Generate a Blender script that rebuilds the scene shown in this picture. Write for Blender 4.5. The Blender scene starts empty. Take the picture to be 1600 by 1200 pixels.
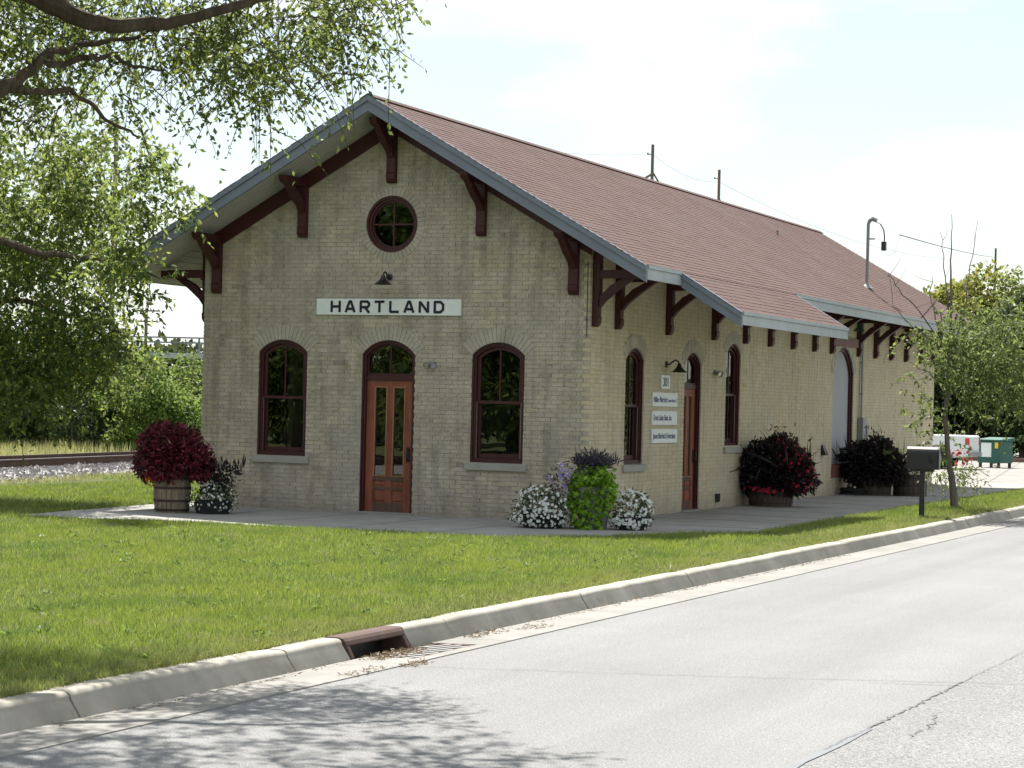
import bpy, bmesh, math, random
import numpy as np
from mathutils import Vector, Matrix
random.seed(7)
RS = np.random.RandomState(11)
scene = bpy.context.scene
COL = scene.collection
PI = math.pi

# ------------------------------------------------------------------ camera
cam_data = bpy.data.cameras.new('camera')
cam_data.lens = 78.64
cam_data.sensor_width = 36.0
cam_data.clip_start = 0.1
cam_data.clip_end = 3000.0
cam = bpy.data.objects.new('camera', cam_data)
COL.objects.link(cam)
cam.matrix_world = Matrix([[0.921295, -0.019521, 0.388373, 12.3293], [0.388094, -0.016658, -0.921469, -32.2578], [0.024457, 0.999671, -0.007771, 1.8549], [0, 0, 0, 1]])
scene.camera = cam

# ------------------------------------------------------------------ light
SUN_TO = Vector((-0.37, 0.57, 1.0)).normalized()
SUN_EL = math.asin(SUN_TO.z)
SUN_AZ = math.atan2(SUN_TO.x, SUN_TO.y)
world = bpy.data.worlds.new('World')
scene.world = world
world.use_nodes = True
wn, wl = world.node_tree.nodes, world.node_tree.links
wn.clear()
w_out = wn.new('ShaderNodeOutputWorld')
sky = wn.new('ShaderNodeTexSky')
sky.sky_type = 'NISHITA'
sky.sun_disc = False
sky.sun_elevation = SUN_EL
sky.sun_rotation = SUN_AZ
sky.dust_density = 0.2
sky.air_density = 1.3
sky.ozone_density = 3.0
bg_sky = wn.new('ShaderNodeBackground')
bg_sky.inputs['Strength'].default_value = 0.055
wl.new(sky.outputs['Color'], bg_sky.inputs['Color'])
bg_cloud = wn.new('ShaderNodeBackground')
bg_cloud.inputs['Color'].default_value = (0.955, 0.985, 1.0, 1)
bg_cloud.inputs['Strength'].default_value = 0.54
w_tc = wn.new('ShaderNodeTexCoord')
w_map = wn.new('ShaderNodeMapping')
w_map.inputs['Scale'].default_value = (1.0, 1.0, 2.6)
w_noise = wn.new('ShaderNodeTexNoise')
w_noise.inputs['Scale'].default_value = 4.6
w_noise.inputs['Detail'].default_value = 6.0
w_noise.inputs['Roughness'].default_value = 0.55
w_ramp = wn.new('ShaderNodeValToRGB')
w_ramp.color_ramp.elements[0].position = 0.45
w_ramp.color_ramp.elements[0].color = (0.43, 0.43, 0.43, 1)
w_ramp.color_ramp.elements[1].position = 0.62
w_ramp.color_ramp.elements[1].color = (1, 1, 1, 1)
w_mix = wn.new('ShaderNodeMixShader')
wl.new(w_tc.outputs['Generated'], w_map.inputs['Vector'])
wl.new(w_map.outputs['Vector'], w_noise.inputs['Vector'])
wl.new(w_noise.outputs['Fac'], w_ramp.inputs['Fac'])
wl.new(w_ramp.outputs['Color'], w_mix.inputs['Fac'])
wl.new(bg_sky.outputs[0], w_mix.inputs[1])
wl.new(bg_cloud.outputs[0], w_mix.inputs[2])
wl.new(w_mix.outputs[0], w_out.inputs['Surface'])

sun_data = bpy.data.lights.new('sun', 'SUN')
sun_data.energy = 5.0
sun_data.angle = math.radians(0.53)
sun_data.color = (1.0, 0.955, 0.88)
sun = bpy.data.objects.new('sun', sun_data)
COL.objects.link(sun)
sun.location = (-20, 20, 40)
sun.rotation_euler = (-SUN_TO).to_track_quat('-Z', 'Y').to_euler()

vs = scene.view_settings
vs.view_transform = 'Standard'
vs.look = 'None'
vs.exposure = 1.22
vs.gamma = 1.0
vs.use_curve_mapping = False
scene.render.engine = 'CYCLES'
scene.cycles.max_bounces = 8
scene.cycles.transparent_max_bounces = 12
scene.cycles.use_denoising = True

# ------------------------------------------------------------------ materials
def srgb(r, g, b):
    def f(c):
        c /= 255.0
        return c / 12.92 if c <= 0.04045 else ((c + 0.055) / 1.055) ** 2.4
    return (f(r), f(g), f(b), 1.0)

class NT:
    def __init__(s, name):
        s.m = bpy.data.materials.new(name)
        s.m.use_nodes = True
        s.n, s.l = s.m.node_tree.nodes, s.m.node_tree.links
        s.n.clear()
        s.out = s.n.new('ShaderNodeOutputMaterial')
    def new(s, t, **kw):
        n = s.n.new(t)
        for k, v in kw.items():
            if k in n.inputs: n.inputs[k].default_value = v
            else: setattr(n, k, v)
        return n
    def link(s, a, b): s.l.new(a, b)
    def pos(s):
        return s.new('ShaderNodeNewGeometry').outputs['Position']
    def obj(s):
        return s.new('ShaderNodeTexCoord').outputs['Object']
    def noise(s, scale, detail=4.0, rough=0.5, vec=None, stretch=None):
        n = s.new('ShaderNodeTexNoise')
        n.inputs['Scale'].default_value = scale
        n.inputs['Detail'].default_value = detail
        n.inputs['Roughness'].default_value = rough
        v = vec if vec is not None else s.pos()
        if stretch:
            mp = s.new('ShaderNodeMapping')
            mp.inputs['Scale'].default_value = stretch
            s.link(v, mp.inputs['Vector']); v = mp.outputs['Vector']
        s.link(v, n.inputs['Vector'])
        return n.outputs['Fac']
    def ramp(s, fac, stops, interp='LINEAR'):
        r = s.new('ShaderNodeValToRGB')
        cr = r.color_ramp
        cr.interpolation = interp
        while len(cr.elements) < len(stops): cr.elements.new(0.5)
        for e, (p, c) in zip(cr.elements, stops):
            e.position = p
            e.color = (c[0], c[1], c[2], 1.0) if not isinstance(c, (int, float)) else (c, c, c, 1)
        s.link(fac, r.inputs['Fac'])
        return r.outputs['Color']
    def mix(s, a, b, fac, mode='MIX'):
        m = s.new('ShaderNodeMix')
        m.data_type = 'RGBA'
        m.blend_type = mode
        for val, sock in ((a, m.inputs[6]), (b, m.inputs[7])):
            if isinstance(val, (tuple, list)): sock.default_value = (val[0], val[1], val[2], 1)
            else: s.link(val, sock)
        if isinstance(fac, (int, float)): m.inputs[0].default_value = fac
        else: s.link(fac, m.inputs[0])
        return m.outputs[2]
    def math(s, op, a, b=0.0):
        m = s.new('ShaderNodeMath'); m.operation = op
        for v, k in ((a, 0), (b, 1)):
            if isinstance(v, (int, float)): m.inputs[k].default_value = v
            else: s.link(v, m.inputs[k])
        return m.outputs[0]
    def rnd(s):
        g = s.new('ShaderNodeNewGeometry').outputs['Random Per Island']
        o = s.new('ShaderNodeObjectInfo').outputs['Random']
        return s.math('FRACT', s.math('ADD', g, s.math('MULTIPLY', o, 7.31)))
    def principled(s, color, rough=0.8, metal=0.0, bump=None, bump_strength=0.3, bump_dist=0.01, spec=0.3, translucent=None):
        p = s.new('ShaderNodeBsdfPrincipled')
        if isinstance(color, (tuple, list)): p.inputs['Base Color'].default_value = (color[0], color[1], color[2], 1)
        else: s.link(color, p.inputs['Base Color'])
        if isinstance(rough, (int, float)): p.inputs['Roughness'].default_value = rough
        else: s.link(rough, p.inputs['Roughness'])
        p.inputs['Metallic'].default_value = metal
        p.inputs['Specular IOR Level'].default_value = spec
        if bump is not None:
            b = s.new('ShaderNodeBump')
            b.inputs['Strength'].default_value = bump_strength
            b.inputs['Distance'].default_value = bump_dist
            s.link(bump, b.inputs['Height'])
            s.link(b.outputs['Normal'], p.inputs['Normal'])
        if translucent is not None:
            col, fac = translucent
            t = s.new('ShaderNodeBsdfTranslucent')
            if isinstance(col, (tuple, list)): t.inputs['Color'].default_value = (col[0], col[1], col[2], 1)
            else: s.link(col, t.inputs['Color'])
            mx = s.new('ShaderNodeMixShader')
            mx.inputs[0].default_value = fac
            s.link(p.outputs[0], mx.inputs[1]); s.link(t.outputs[0], mx.inputs[2])
            s.link(mx.outputs[0], s.out.inputs['Surface'])
        else:
            s.link(p.outputs[0], s.out.inputs['Surface'])
        return s.m

def paint(name, c, rough=0.55, var=0.12, dirt=0.25, spec=0.35, scale=3.0):
    t = NT(name)
    n = t.noise(scale, 6, 0.6)
    n2 = t.noise(40, 3, 0.6)
    dark = (c[0] * (1 - dirt), c[1] * (1 - dirt), c[2] * (1 - dirt))
    col = t.mix(c, dark, t.ramp(n, [(0.35, 0.0), (0.75, 1.0)]))
    col = t.mix(col, (c[0] * (1 + var), c[1] * (1 + var), c[2] * (1 + var)), t.math('MULTIPLY', n2, 0.6))
    return t.principled(col, rough, bump=n2, bump_strength=0.15, bump_dist=0.003, spec=spec)

def brick_mat(name, stops, tint, soot=0.5, grey=0.0):
    t = NT(name)
    base = t.ramp(t.rnd(), stops)
    weather = t.noise(0.7, 6, 0.65)
    base = t.mix(base, tint, t.math('ADD', t.math('MULTIPLY', t.ramp(weather, [(0.40, 0.0), (0.60, 1.0)]), 0.78), grey))
    streak = t.noise(1.0, 6, 0.7, stretch=(4.0, 4.0, 0.6))
    base = t.mix(base, (0.115, 0.110, 0.085), t.math('MULTIPLY', t.ramp(streak, [(0.47, 0.0), (0.80, 1.0)]), soot))
    fine = t.noise(48, 5, 0.75)
    base = t.mix(base, (0.07, 0.065, 0.05), t.math('MULTIPLY', t.ramp(fine, [(0.53, 0.0), (0.78, 1.0)]), 0.6))
    spot = t.noise(7, 5, 0.75, stretch=(1, 1, 1.8))
    base = t.mix(base, (0.09, 0.08, 0.07), t.math('MULTIPLY', t.ramp(spot, [(0.58, 0.0), (0.70, 1.0)]), soot))
    pale = t.noise(2.3, 6, 0.75)
    base = t.mix(base, (0.60, 0.555, 0.45), t.math('MULTIPLY', t.ramp(pale, [(0.48, 0.0), (0.64, 1.0)]), 0.50))
    zz = t.new('ShaderNodeSeparateXYZ'); t.link(t.pos(), zz.inputs[0])
    splash = t.ramp(t.math('ADD', zz.outputs[2], t.math('MULTIPLY', spot, 0.9)), [(0.40, 1.0), (0.85, 0.0)])
    base = t.mix(base, (0.20, 0.185, 0.155), t.math('MULTIPLY', splash, 0.55))
    return t.principled(base, 0.92, bump=fine, bump_strength=0.6, bump_dist=0.008, spec=0.15)

BRICK_STOPS = [(0.0, (0.437, 0.373, 0.274)), (0.2, (0.509, 0.433, 0.297)), (0.36, (0.416, 0.363, 0.291)), (0.55, (0.531, 0.450, 0.307)),
               (0.70, (0.457, 0.404, 0.324)), (0.82, (0.358, 0.312, 0.258)), (0.92, (0.592, 0.522, 0.407)), (1.0, (0.240, 0.199, 0.174))]
M = {}
M['brick'] = brick_mat('cream_brick', BRICK_STOPS, (0.385, 0.350, 0.300), 0.85, 0.18)
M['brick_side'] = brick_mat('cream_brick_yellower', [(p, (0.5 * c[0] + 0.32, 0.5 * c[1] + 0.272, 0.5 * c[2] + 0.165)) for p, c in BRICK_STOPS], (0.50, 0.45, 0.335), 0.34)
M['arch'] = brick_mat('arch_brick_pale', [(0, (0.37, 0.335, 0.27)), (0.4, (0.44, 0.40, 0.325)), (0.75, (0.35, 0.32, 0.265)), (1, (0.49, 0.45, 0.37))], (0.41, 0.38, 0.325), 0.45, 0.20)
def mortar():
    t = NT('mortar')
    n = t.noise(14, 5, 0.7)
    return t.principled(t.ramp(n, [(0.3, (0.31, 0.28, 0.22)), (0.7, (0.46, 0.42, 0.34))]), 0.95, bump=n, bump_strength=0.4)
M['mortar'] = mortar()
M['plaster'] = paint('interior_plaster', (0.30, 0.29, 0.26), 0.8)
M['maroon'] = paint('maroon_paint', (0.055, 0.011, 0.012), 0.5, dirt=0.45, spec=0.4)
M['grey_trim'] = paint('grey_blue_trim_paint', (0.165, 0.190, 0.235), 0.5, dirt=0.25)
M['eave_trim'] = paint('pale_eave_trim_paint', (0.33, 0.365, 0.385), 0.5, dirt=0.28)
M['soffit'] = paint('soffit_paint', (0.42, 0.41, 0.39), 0.7, dirt=0.2)
M['sill'] = paint('stone_sill', (0.33, 0.325, 0.285), 0.85, dirt=0.25)
def shingles():
    t = NT('red_shingles')
    base = t.ramp(t.rnd(), [(0, (0.098, 0.060, 0.054)), (0.5, (0.104, 0.064, 0.057)), (1, (0.111, 0.069, 0.061))])
    n = t.noise(0.5, 4, 0.6)
    base = t.mix(base, (0.125, 0.090, 0.084), t.math('MULTIPLY', t.ramp(n, [(0.4, 0.0), (0.7, 1.0)]), 0.5))
    sk = t.noise(1.0, 5, 0.7, stretch=(0.35, 2.6, 0.35))
    base = t.mix(base, (0.070, 0.046, 0.043), t.math('MULTIPLY', t.ramp(sk, [(0.5, 0.0), (0.72, 1.0)]), 0.5))
    g = t.noise(160, 2, 0.7)
    base = t.mix(base, (0.058, 0.036, 0.033), t.math('MULTIPLY', t.ramp(g, [(0.5, 0.0), (0.75, 1.0)]), 0.5))
    return t.principled(base, 0.95, bump=g, bump_strength=0.4, bump_dist=0.003, spec=0.15)
M['shingle'] = shingles()
def wood(name, a, b, rough=0.55, axis=(1, 1, 0.06), scale=26, spec=0.35):
    t = NT(name)
    n = t.noise(scale, 5, 0.65, vec=t.obj(), stretch=axis)
    k = t.noise(2.5, 4, 0.6)
    col = t.ramp(n, [(0.3, a), (0.7, b)])
    col = t.mix(col, (a[0] * 0.5, a[1] * 0.5, a[2] * 0.5), t.math('MULTIPLY', t.ramp(k, [(0.5, 0.0), (0.8, 1.0)]), 0.5))
    return t.principled(col, rough, bump=n, bump_strength=0.25, bump_dist=0.004, spec=spec)
M['door'] = wood('stained_red_wood', (0.145, 0.042, 0.024), (0.27, 0.088, 0.048), 0.5)
M['door_pale'] = wood('lighter_stained_wood', (0.27, 0.11, 0.06), (0.36, 0.155, 0.085), 0.5)  # paler tone of the door wood, for the glass beads
M['door_dark'] = wood('weathered_dark_wood', (0.06, 0.04, 0.03), (0.14, 0.075, 0.05), 0.7)
M['barrel'] = wood('grey_barrel_oak', (0.10, 0.075, 0.05), (0.30, 0.245, 0.18), 0.85)
M['darkbarrel'] = wood('dark_barrel_oak', (0.035, 0.028, 0.022), (0.11, 0.09, 0.07), 0.85)
M['polewood'] = wood('creosote_pole_wood', (0.10, 0.075, 0.06), (0.20, 0.16, 0.13), 0.9)
M['hoop'] = paint('rusty_iron_hoop', (0.045, 0.032, 0.026), 0.7, dirt=0.4)
M['black_metal'] = paint('black_metal', (0.012, 0.012, 0.014), 0.4, spec=0.5)
M['grey_metal'] = paint('grey_metal', (0.22, 0.23, 0.24), 0.45)
M['white_sign'] = paint('white_sign_face', (0.70, 0.75, 0.73), 0.5, dirt=0.1)
M['letter'] = paint('dark_blue_black_lettering', (0.008, 0.010, 0.028), 0.5)
M['letter_grey'] = paint('slate_blue_lettering', (0.10, 0.12, 0.22), 0.5)
M['panel_grey'] = paint('grey_painted_panel', (0.30, 0.31, 0.34), 0.6, dirt=0.12)
M['white_paint'] = paint('white_car_paint', (0.72, 0.74, 0.76), 0.3, dirt=0.05, spec=0.5)
M['green_paint'] = paint('green_container_paint', (0.02, 0.10, 0.075), 0.5, dirt=0.3)
M['yellow'] = paint('yellow_sticker', (0.75, 0.52, 0.03), 0.5)
M['red_lamp'] = paint('red_lens', (0.60, 0.02, 0.03), 0.25, spec=0.6)
M['rubber'] = paint('black_rubber', (0.015, 0.015, 0.016), 0.7)
M['clay'] = paint('grey_pot', (0.16, 0.17, 0.17), 0.7)
M['rust'] = paint('rusty_cast_iron', (0.085, 0.050, 0.040), 0.85, dirt=0.5, scale=8)
M['rail_side'] = paint('rusty_rail', (0.10, 0.065, 0.05), 0.8, dirt=0.4)
M['rail_top'] = paint('worn_rail_head', (0.38, 0.38, 0.40), 0.25, spec=0.8)
M['dark_rail'] = paint('dark_rail_steel', (0.022, 0.022, 0.035), 0.4)
M['tie'] = wood('creosoted_tie', (0.03, 0.022, 0.018), (0.08, 0.06, 0.05), 0.9)
def chrome(name, c, rough):
    t = NT(name)
    return t.principled(c, rough, metal=1.0)
M['chrome'] = chrome('bright_reflector', (0.8, 0.8, 0.8), 0.15)
M['screen_track'] = chrome('bare_aluminium', (0.45, 0.44, 0.44), 0.4)
def glass():
    t = NT('window_glass')
    fr = t.new('ShaderNodeFresnel'); fr.inputs['IOR'].default_value = 1.62
    tr = t.new('ShaderNodeBsdfTransparent'); tr.inputs['Color'].default_value = (0.90, 0.935, 0.92, 1)
    gl = t.new('ShaderNodeBsdfGlossy'); gl.inputs['Roughness'].default_value = 0.0
    n = t.noise(1.3, 2, 0.5)
    b = t.new('ShaderNodeBump'); b.inputs['Strength'].default_value = 0.05; b.inputs['Distance'].default_value = 0.02
    t.link(n, b.inputs['Height']); t.link(b.outputs['Normal'], gl.inputs['Normal'])
    m = t.new('ShaderNodeMixShader')
    t.link(fr.outputs[0], m.inputs[0]); t.link(tr.outputs[0], m.inputs[1]); t.link(gl.outputs[0], m.inputs[2])
    t.link(m.outputs[0], t.out.inputs['Surface'])
    return t.m
M['glass'] = glass()

def concrete(name, a, b, joint=None, sc=2.0, rusty=0.0):
    t = NT(name)
    n = t.noise(sc, 7, 0.65); f = t.noise(120, 3, 0.7); big = t.noise(0.35, 4, 0.5)
    col = t.ramp(n, [(0.3, a), (0.7, b)])
    col = t.mix(col, (a[0] * 0.72, a[1] * 0.70, a[2] * 0.66), t.math('MULTIPLY', t.ramp(big, [(0.45, 0.0), (0.75, 1.0)]), 0.5))
    col = t.mix(col, (a[0] * 0.5, a[1] * 0.5, a[2] * 0.48), t.math('MULTIPLY', t.ramp(f, [(0.58, 0.0), (0.72, 1.0)]), 0.45))
    if rusty:
        st = t.noise(3.0, 5, 0.7)
        col = t.mix(col, (0.16, 0.09, 0.055), t.math('MULTIPLY', t.ramp(st, [(0.6, 0.0), (0.75, 1.0)]), rusty))
    return t.principled(col, 0.9, bump=f, bump_strength=0.35, bump_dist=0.004, spec=0.2)
M['walk'] = concrete('walk_concrete', (0.245, 0.240, 0.225), (0.33, 0.322, 0.30))
M['kerb'] = concrete('kerb_concrete', (0.26, 0.245, 0.205), (0.42, 0.40, 0.35), rusty=0.45)
M['gutter'] = concrete('gutter_concrete', (0.20, 0.196, 0.182), (0.275, 0.265, 0.25), rusty=0.3)
def asphalt(name, lo, hi, fine_scale, contrast):
    t = NT(name)
    n = t.noise(0.45, 6, 0.6); f = t.noise(fine_scale, 3, 0.8); f2 = t.noise(fine_scale * 2.3, 2, 0.8)
    s = t.noise(0.7, 5, 0.6, stretch=(1.6, 0.12, 1))
    col = t.ramp(n, [(0.3, lo), (0.7, hi)])
    col = t.mix(col, (lo[0] * 0.82, lo[1] * 0.82, lo[2] * 0.83), t.math('MULTIPLY', t.ramp(s, [(0.45, 0.0), (0.7, 1.0)]), 0.5))
    lane = t.noise(0.9, 3, 0.5, stretch=(1.0, 0.03, 1))
    col = t.mix(col, (lo[0] * 0.70, lo[1] * 0.70, lo[2] * 0.72), t.math('MULTIPLY', t.ramp(lane, [(0.48, 0.0), (0.66, 1.0)]), 0.4))
    stain = t.noise(1.7, 5, 0.7)
    col = t.mix(col, (lo[0] * 0.55, lo[1] * 0.55, lo[2] * 0.56), t.math('MULTIPLY', t.ramp(stain, [(0.66, 0.0), (0.74, 1.0)]), 0.35))
    col = t.mix(col, (0.05, 0.05, 0.052), t.math('MULTIPLY', t.ramp(f, [(0.50, 0.0), (0.64, 1.0)]), contrast))
    col = t.mix(col, (0.48, 0.47, 0.45), t.math('MULTIPLY', t.ramp(f2, [(0.55, 0.0), (0.68, 1.0)]), contrast * 0.9))
    return t.principled(col, 0.88, bump=f, bump_strength=0.5, bump_dist=0.006, spec=0.25)
M['road'] = asphalt('worn_pale_asphalt', (0.172, 0.174, 0.175), (0.210, 0.211, 0.211), 60, 0.75)
M['road_far_lane'] = asphalt('coarse_pale_asphalt', (0.160, 0.162, 0.159), (0.195, 0.197, 0.192), 42, 0.9)
M['tar'] = paint('tar_seal', (0.07, 0.07, 0.075), 0.5)
def ground_mat(name, stops, sc=0.6):
    t = NT(name)
    n = t.noise(sc, 8, 0.65); f = t.noise(45, 4, 0.7)
    col = t.ramp(n, stops)
    col = t.mix(col, (stops[0][1][0] * 0.5, stops[0][1][1] * 0.5, stops[0][1][2] * 0.5), t.math('MULTIPLY', t.ramp(f, [(0.45, 0.0), (0.7, 1.0)]), 0.6))
    return t.principled(col, 0.95, bump=f, bump_strength=0.6, bump_dist=0.02, spec=0.1)
M['turf_soil'] = ground_mat('turf_soil', [(0.3, (0.05, 0.065, 0.018)), (0.55, (0.07, 0.09, 0.024)), (0.75, (0.11, 0.10, 0.05))])
M['ground'] = ground_mat('rough_ground', [(0.3, (0.10, 0.12, 0.045)), (0.55, (0.13, 0.145, 0.06)), (0.75, (0.20, 0.18, 0.11))])
def gravel_mat():
    t = NT('ballast_stone')
    c = t.ramp(t.rnd(), [(0, (0.22, 0.21, 0.21)), (0.4, (0.36, 0.35, 0.35)), (0.8, (0.30, 0.27, 0.26)), (1, (0.48, 0.47, 0.47))])
    return t.principled(c, 0.9)
M['ballast'] = gravel_mat()

def blade_mat(name, cols, dry, patch=0.9, transl=0.45, dryamt=0.35):
    t = NT(name)
    r = t.ramp(t.rnd(), [(i / (len(cols) - 1), c) for i, c in enumerate(cols)])
    big = t.noise(patch, 5, 0.6)
    fine = t.noise(5.0, 3, 0.6)
    col = t.mix(r, dry, t.math('MULTIPLY', t.ramp(big, [(0.46, 0.0), (0.70, 1.0)]), dryamt))
    col = t.mix(col, (cols[0][0] * 0.75, cols[0][1] * 0.85, cols[0][2] * 0.8), t.math('MULTIPLY', t.ramp(fine, [(0.45, 0.0), (0.7, 1.0)]), 0.5))
    tc = t.mix(col, (1.0, 1.0, 0.35), 0.12)
    return t.principled(col, 0.55, spec=0.3, translucent=(tc, transl))
M['grass_old'] = blade_mat('lawn_grass', [(0.070, 0.125, 0.014), (0.12, 0.19, 0.020), (0.17, 0.235, 0.032), (0.105, 0.17, 0.025), (0.25, 0.26, 0.10)], (0.26, 0.25, 0.09), dryamt=0.5)
def lawn_mat():
    t = NT('lawn_grass_blade')
    r = t.ramp(t.rnd(), [(0, (0.028, 0.062, 0.010)), (0.3, (0.095, 0.165, 0.018)), (0.6, (0.185, 0.275, 0.028)), (0.85, (0.28, 0.36, 0.044)), (0.93, (0.30, 0.32, 0.10)), (1.0, (0.42, 0.41, 0.28))])
    n1 = t.noise(0.55, 5, 0.65); n2 = t.noise(2.2, 4, 0.65); n3 = t.noise(1.1, 5, 0.6, vec=None, stretch=(1.0, 0.5, 1))
    col = t.mix(r, (0.245, 0.290, 0.028), t.math('MULTIPLY', t.ramp(n1, [(0.44, 0.0), (0.58, 1.0)]), 0.55))
    col = t.mix(col, (0.042, 0.120, 0.018), t.math('MULTIPLY', t.ramp(n3, [(0.50, 0.0), (0.62, 1.0)]), 0.48))
    col = t.mix(col, (0.29, 0.265, 0.17), t.math('MULTIPLY', t.ramp(n2, [(0.55, 0.0), (0.68, 1.0)]), 0.60))
    sx = t.new('ShaderNodeSeparateXYZ'); t.link(t.pos(), sx.inputs[0])
    edge = t.ramp(t.math('MULTIPLY', t.math('ADD', sx.outputs[0], t.math('MULTIPLY', n2, 1.2)), 0.2), [(0.80, 0.0), (0.98, 1.0)])
    col = t.mix(col, (0.22, 0.205, 0.09), t.math('MULTIPLY', edge, 0.45))
    return t.principled(col, 0.42, spec=0.5, translucent=(t.mix(col, (0.9, 1.0, 0.3), 0.10), 0.40))
M['grass'] = lawn_mat()
M['dry_grass'] = blade_mat('dry_tall_grass', [(0.20, 0.22, 0.08), (0.33, 0.30, 0.15), (0.26, 0.27, 0.10)], (0.36, 0.30, 0.17))
M['litter'] = blade_mat('brown_plant_litter', [(0.16, 0.10, 0.06), (0.28, 0.19, 0.11), (0.10, 0.07, 0.045)], (0.2, 0.14, 0.09), transl=0.1)
M['leaf_near'] = blade_mat('leaf_mid_green', [(0.018, 0.052, 0.018), (0.045, 0.100, 0.024), (0.095, 0.165, 0.028), (0.25, 0.30, 0.042)], (0.17, 0.22, 0.034), transl=0.54, dryamt=0.25)
M['leaf_edge'] = blade_mat('leaf_edge_tree_green', [(0.020, 0.056, 0.018), (0.050, 0.112, 0.025), (0.105, 0.185, 0.032), (0.28, 0.33, 0.052)], (0.19, 0.25, 0.038), transl=0.54, dryamt=0.3)
M['leaf_young'] = blade_mat('leaf_young_tree_green', [(0.026, 0.058, 0.018), (0.055, 0.105, 0.028), (0.10, 0.165, 0.038), (0.24, 0.30, 0.09)], (0.15, 0.19, 0.06), transl=0.45, dryamt=0.3)
M['leaf_shrub'] = blade_mat('leaf_shrub_green', [(0.035, 0.090, 0.014), (0.075, 0.155, 0.020), (0.13, 0.23, 0.026)], (0.16, 0.23, 0.028), transl=0.50)
M['leaf_dark'] = blade_mat('leaf_dark_green', [(0.016, 0.038, 0.012), (0.028, 0.060, 0.016), (0.046, 0.085, 0.020)], (0.04, 0.055, 0.014), transl=0.18)
M['leaf_yellow'] = blade_mat('leaf_yellowing', [(0.075, 0.115, 0.018), (0.15, 0.18, 0.024), (0.25, 0.22, 0.030)], (0.26, 0.20, 0.030), transl=0.48, dryamt=0.5)
M['leaf_lime'] = blade_mat('lime_vine_leaf', [(0.12, 0.25, 0.02), (0.18, 0.34, 0.025), (0.24, 0.42, 0.03)], (0.22, 0.38, 0.03), transl=0.3, dryamt=0.1)
M['leaf_burgundy'] = blade_mat('burgundy_leaf', [(0.025, 0.003, 0.007), (0.085, 0.008, 0.022), (0.22, 0.018, 0.052), (0.04, 0.005, 0.010)], (0.15, 0.012, 0.035), transl=0.12, dryamt=0.3)
M['leaf_black'] = blade_mat('dark_purple_leaf', [(0.008, 0.006, 0.009), (0.016, 0.010, 0.016), (0.026, 0.016, 0.024)], (0.022, 0.014, 0.016), transl=0.12, dryamt=0.2)
M['leaf_purple'] = blade_mat('grey_purple_leaf', [(0.035, 0.026, 0.05), (0.06, 0.045, 0.085), (0.03, 0.025, 0.04)], (0.05, 0.04, 0.07), transl=0.2, dryamt=0.2)
M['leaf_deep'] = blade_mat('deep_green_leaf', [(0.020, 0.045, 0.022), (0.035, 0.07, 0.03), (0.05, 0.09, 0.04)], (0.04, 0.07, 0.03), transl=0.2, dryamt=0.2)
M['petal_white'] = blade_mat('white_petal', [(0.70, 0.74, 0.72), (0.82, 0.84, 0.84)], (0.75, 0.78, 0.76), transl=0.3, dryamt=0.1)
M['petal_red'] = blade_mat('crimson_petal', [(0.40, 0.01, 0.04), (0.62, 0.02, 0.08), (0.50, 0.03, 0.10)], (0.5, 0.02, 0.06), transl=0.35, dryamt=0.1)
M['petal_orange'] = blade_mat('orange_petal', [(0.75, 0.16, 0.02), (0.85, 0.26, 0.04)], (0.7, 0.2, 0.03), transl=0.5, dryamt=0.1)
M['petal_violet'] = blade_mat('violet_petal', [(0.25, 0.16, 0.45), (0.42, 0.32, 0.60)], (0.3, 0.2, 0.5), transl=0.3, dryamt=0.1)
def bark(name, a, b):
    t = NT(name)
    n = t.noise(14, 6, 0.7, stretch=(1, 1, 0.3))
    return t.principled(t.ramp(n, [(0.3, a), (0.7, b)]), 0.95, bump=n, bump_strength=0.8, bump_dist=0.02, spec=0.1)
M['bark'] = bark('bark_brown', (0.045, 0.034, 0.026), (0.12, 0.095, 0.075))
M['bark_grey'] = bark('bark_grey', (0.09, 0.075, 0.065), (0.20, 0.175, 0.155))

# ------------------------------------------------------------------ mesh helpers
def tag(o, label=None, cat=None, group=None, kind=None):
    if label: o['label'] = label
    if cat: o['category'] = cat
    if group: o['group'] = group
    if kind: o['kind'] = kind
    return o
def empty(name, loc=(0, 0, 0), rz=0.0):
    o = bpy.data.objects.new(name, None)
    o.empty_display_size = 0.2
    COL.objects.link(o)
    o.location = loc
    o.rotation_euler = (0, 0, rz)
    return o
def link_mesh(name, me, mat=None, parent=None, loc=None, rot=None):
    o = bpy.data.objects.new(name, me)
    COL.objects.link(o)
    if mat is not None and not me.materials:
        me.materials.append(mat)
    if parent is not None: o.parent = parent
    if loc is not None: o.location = loc
    if rot is not None: o.rotation_euler = rot
    return o

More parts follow.
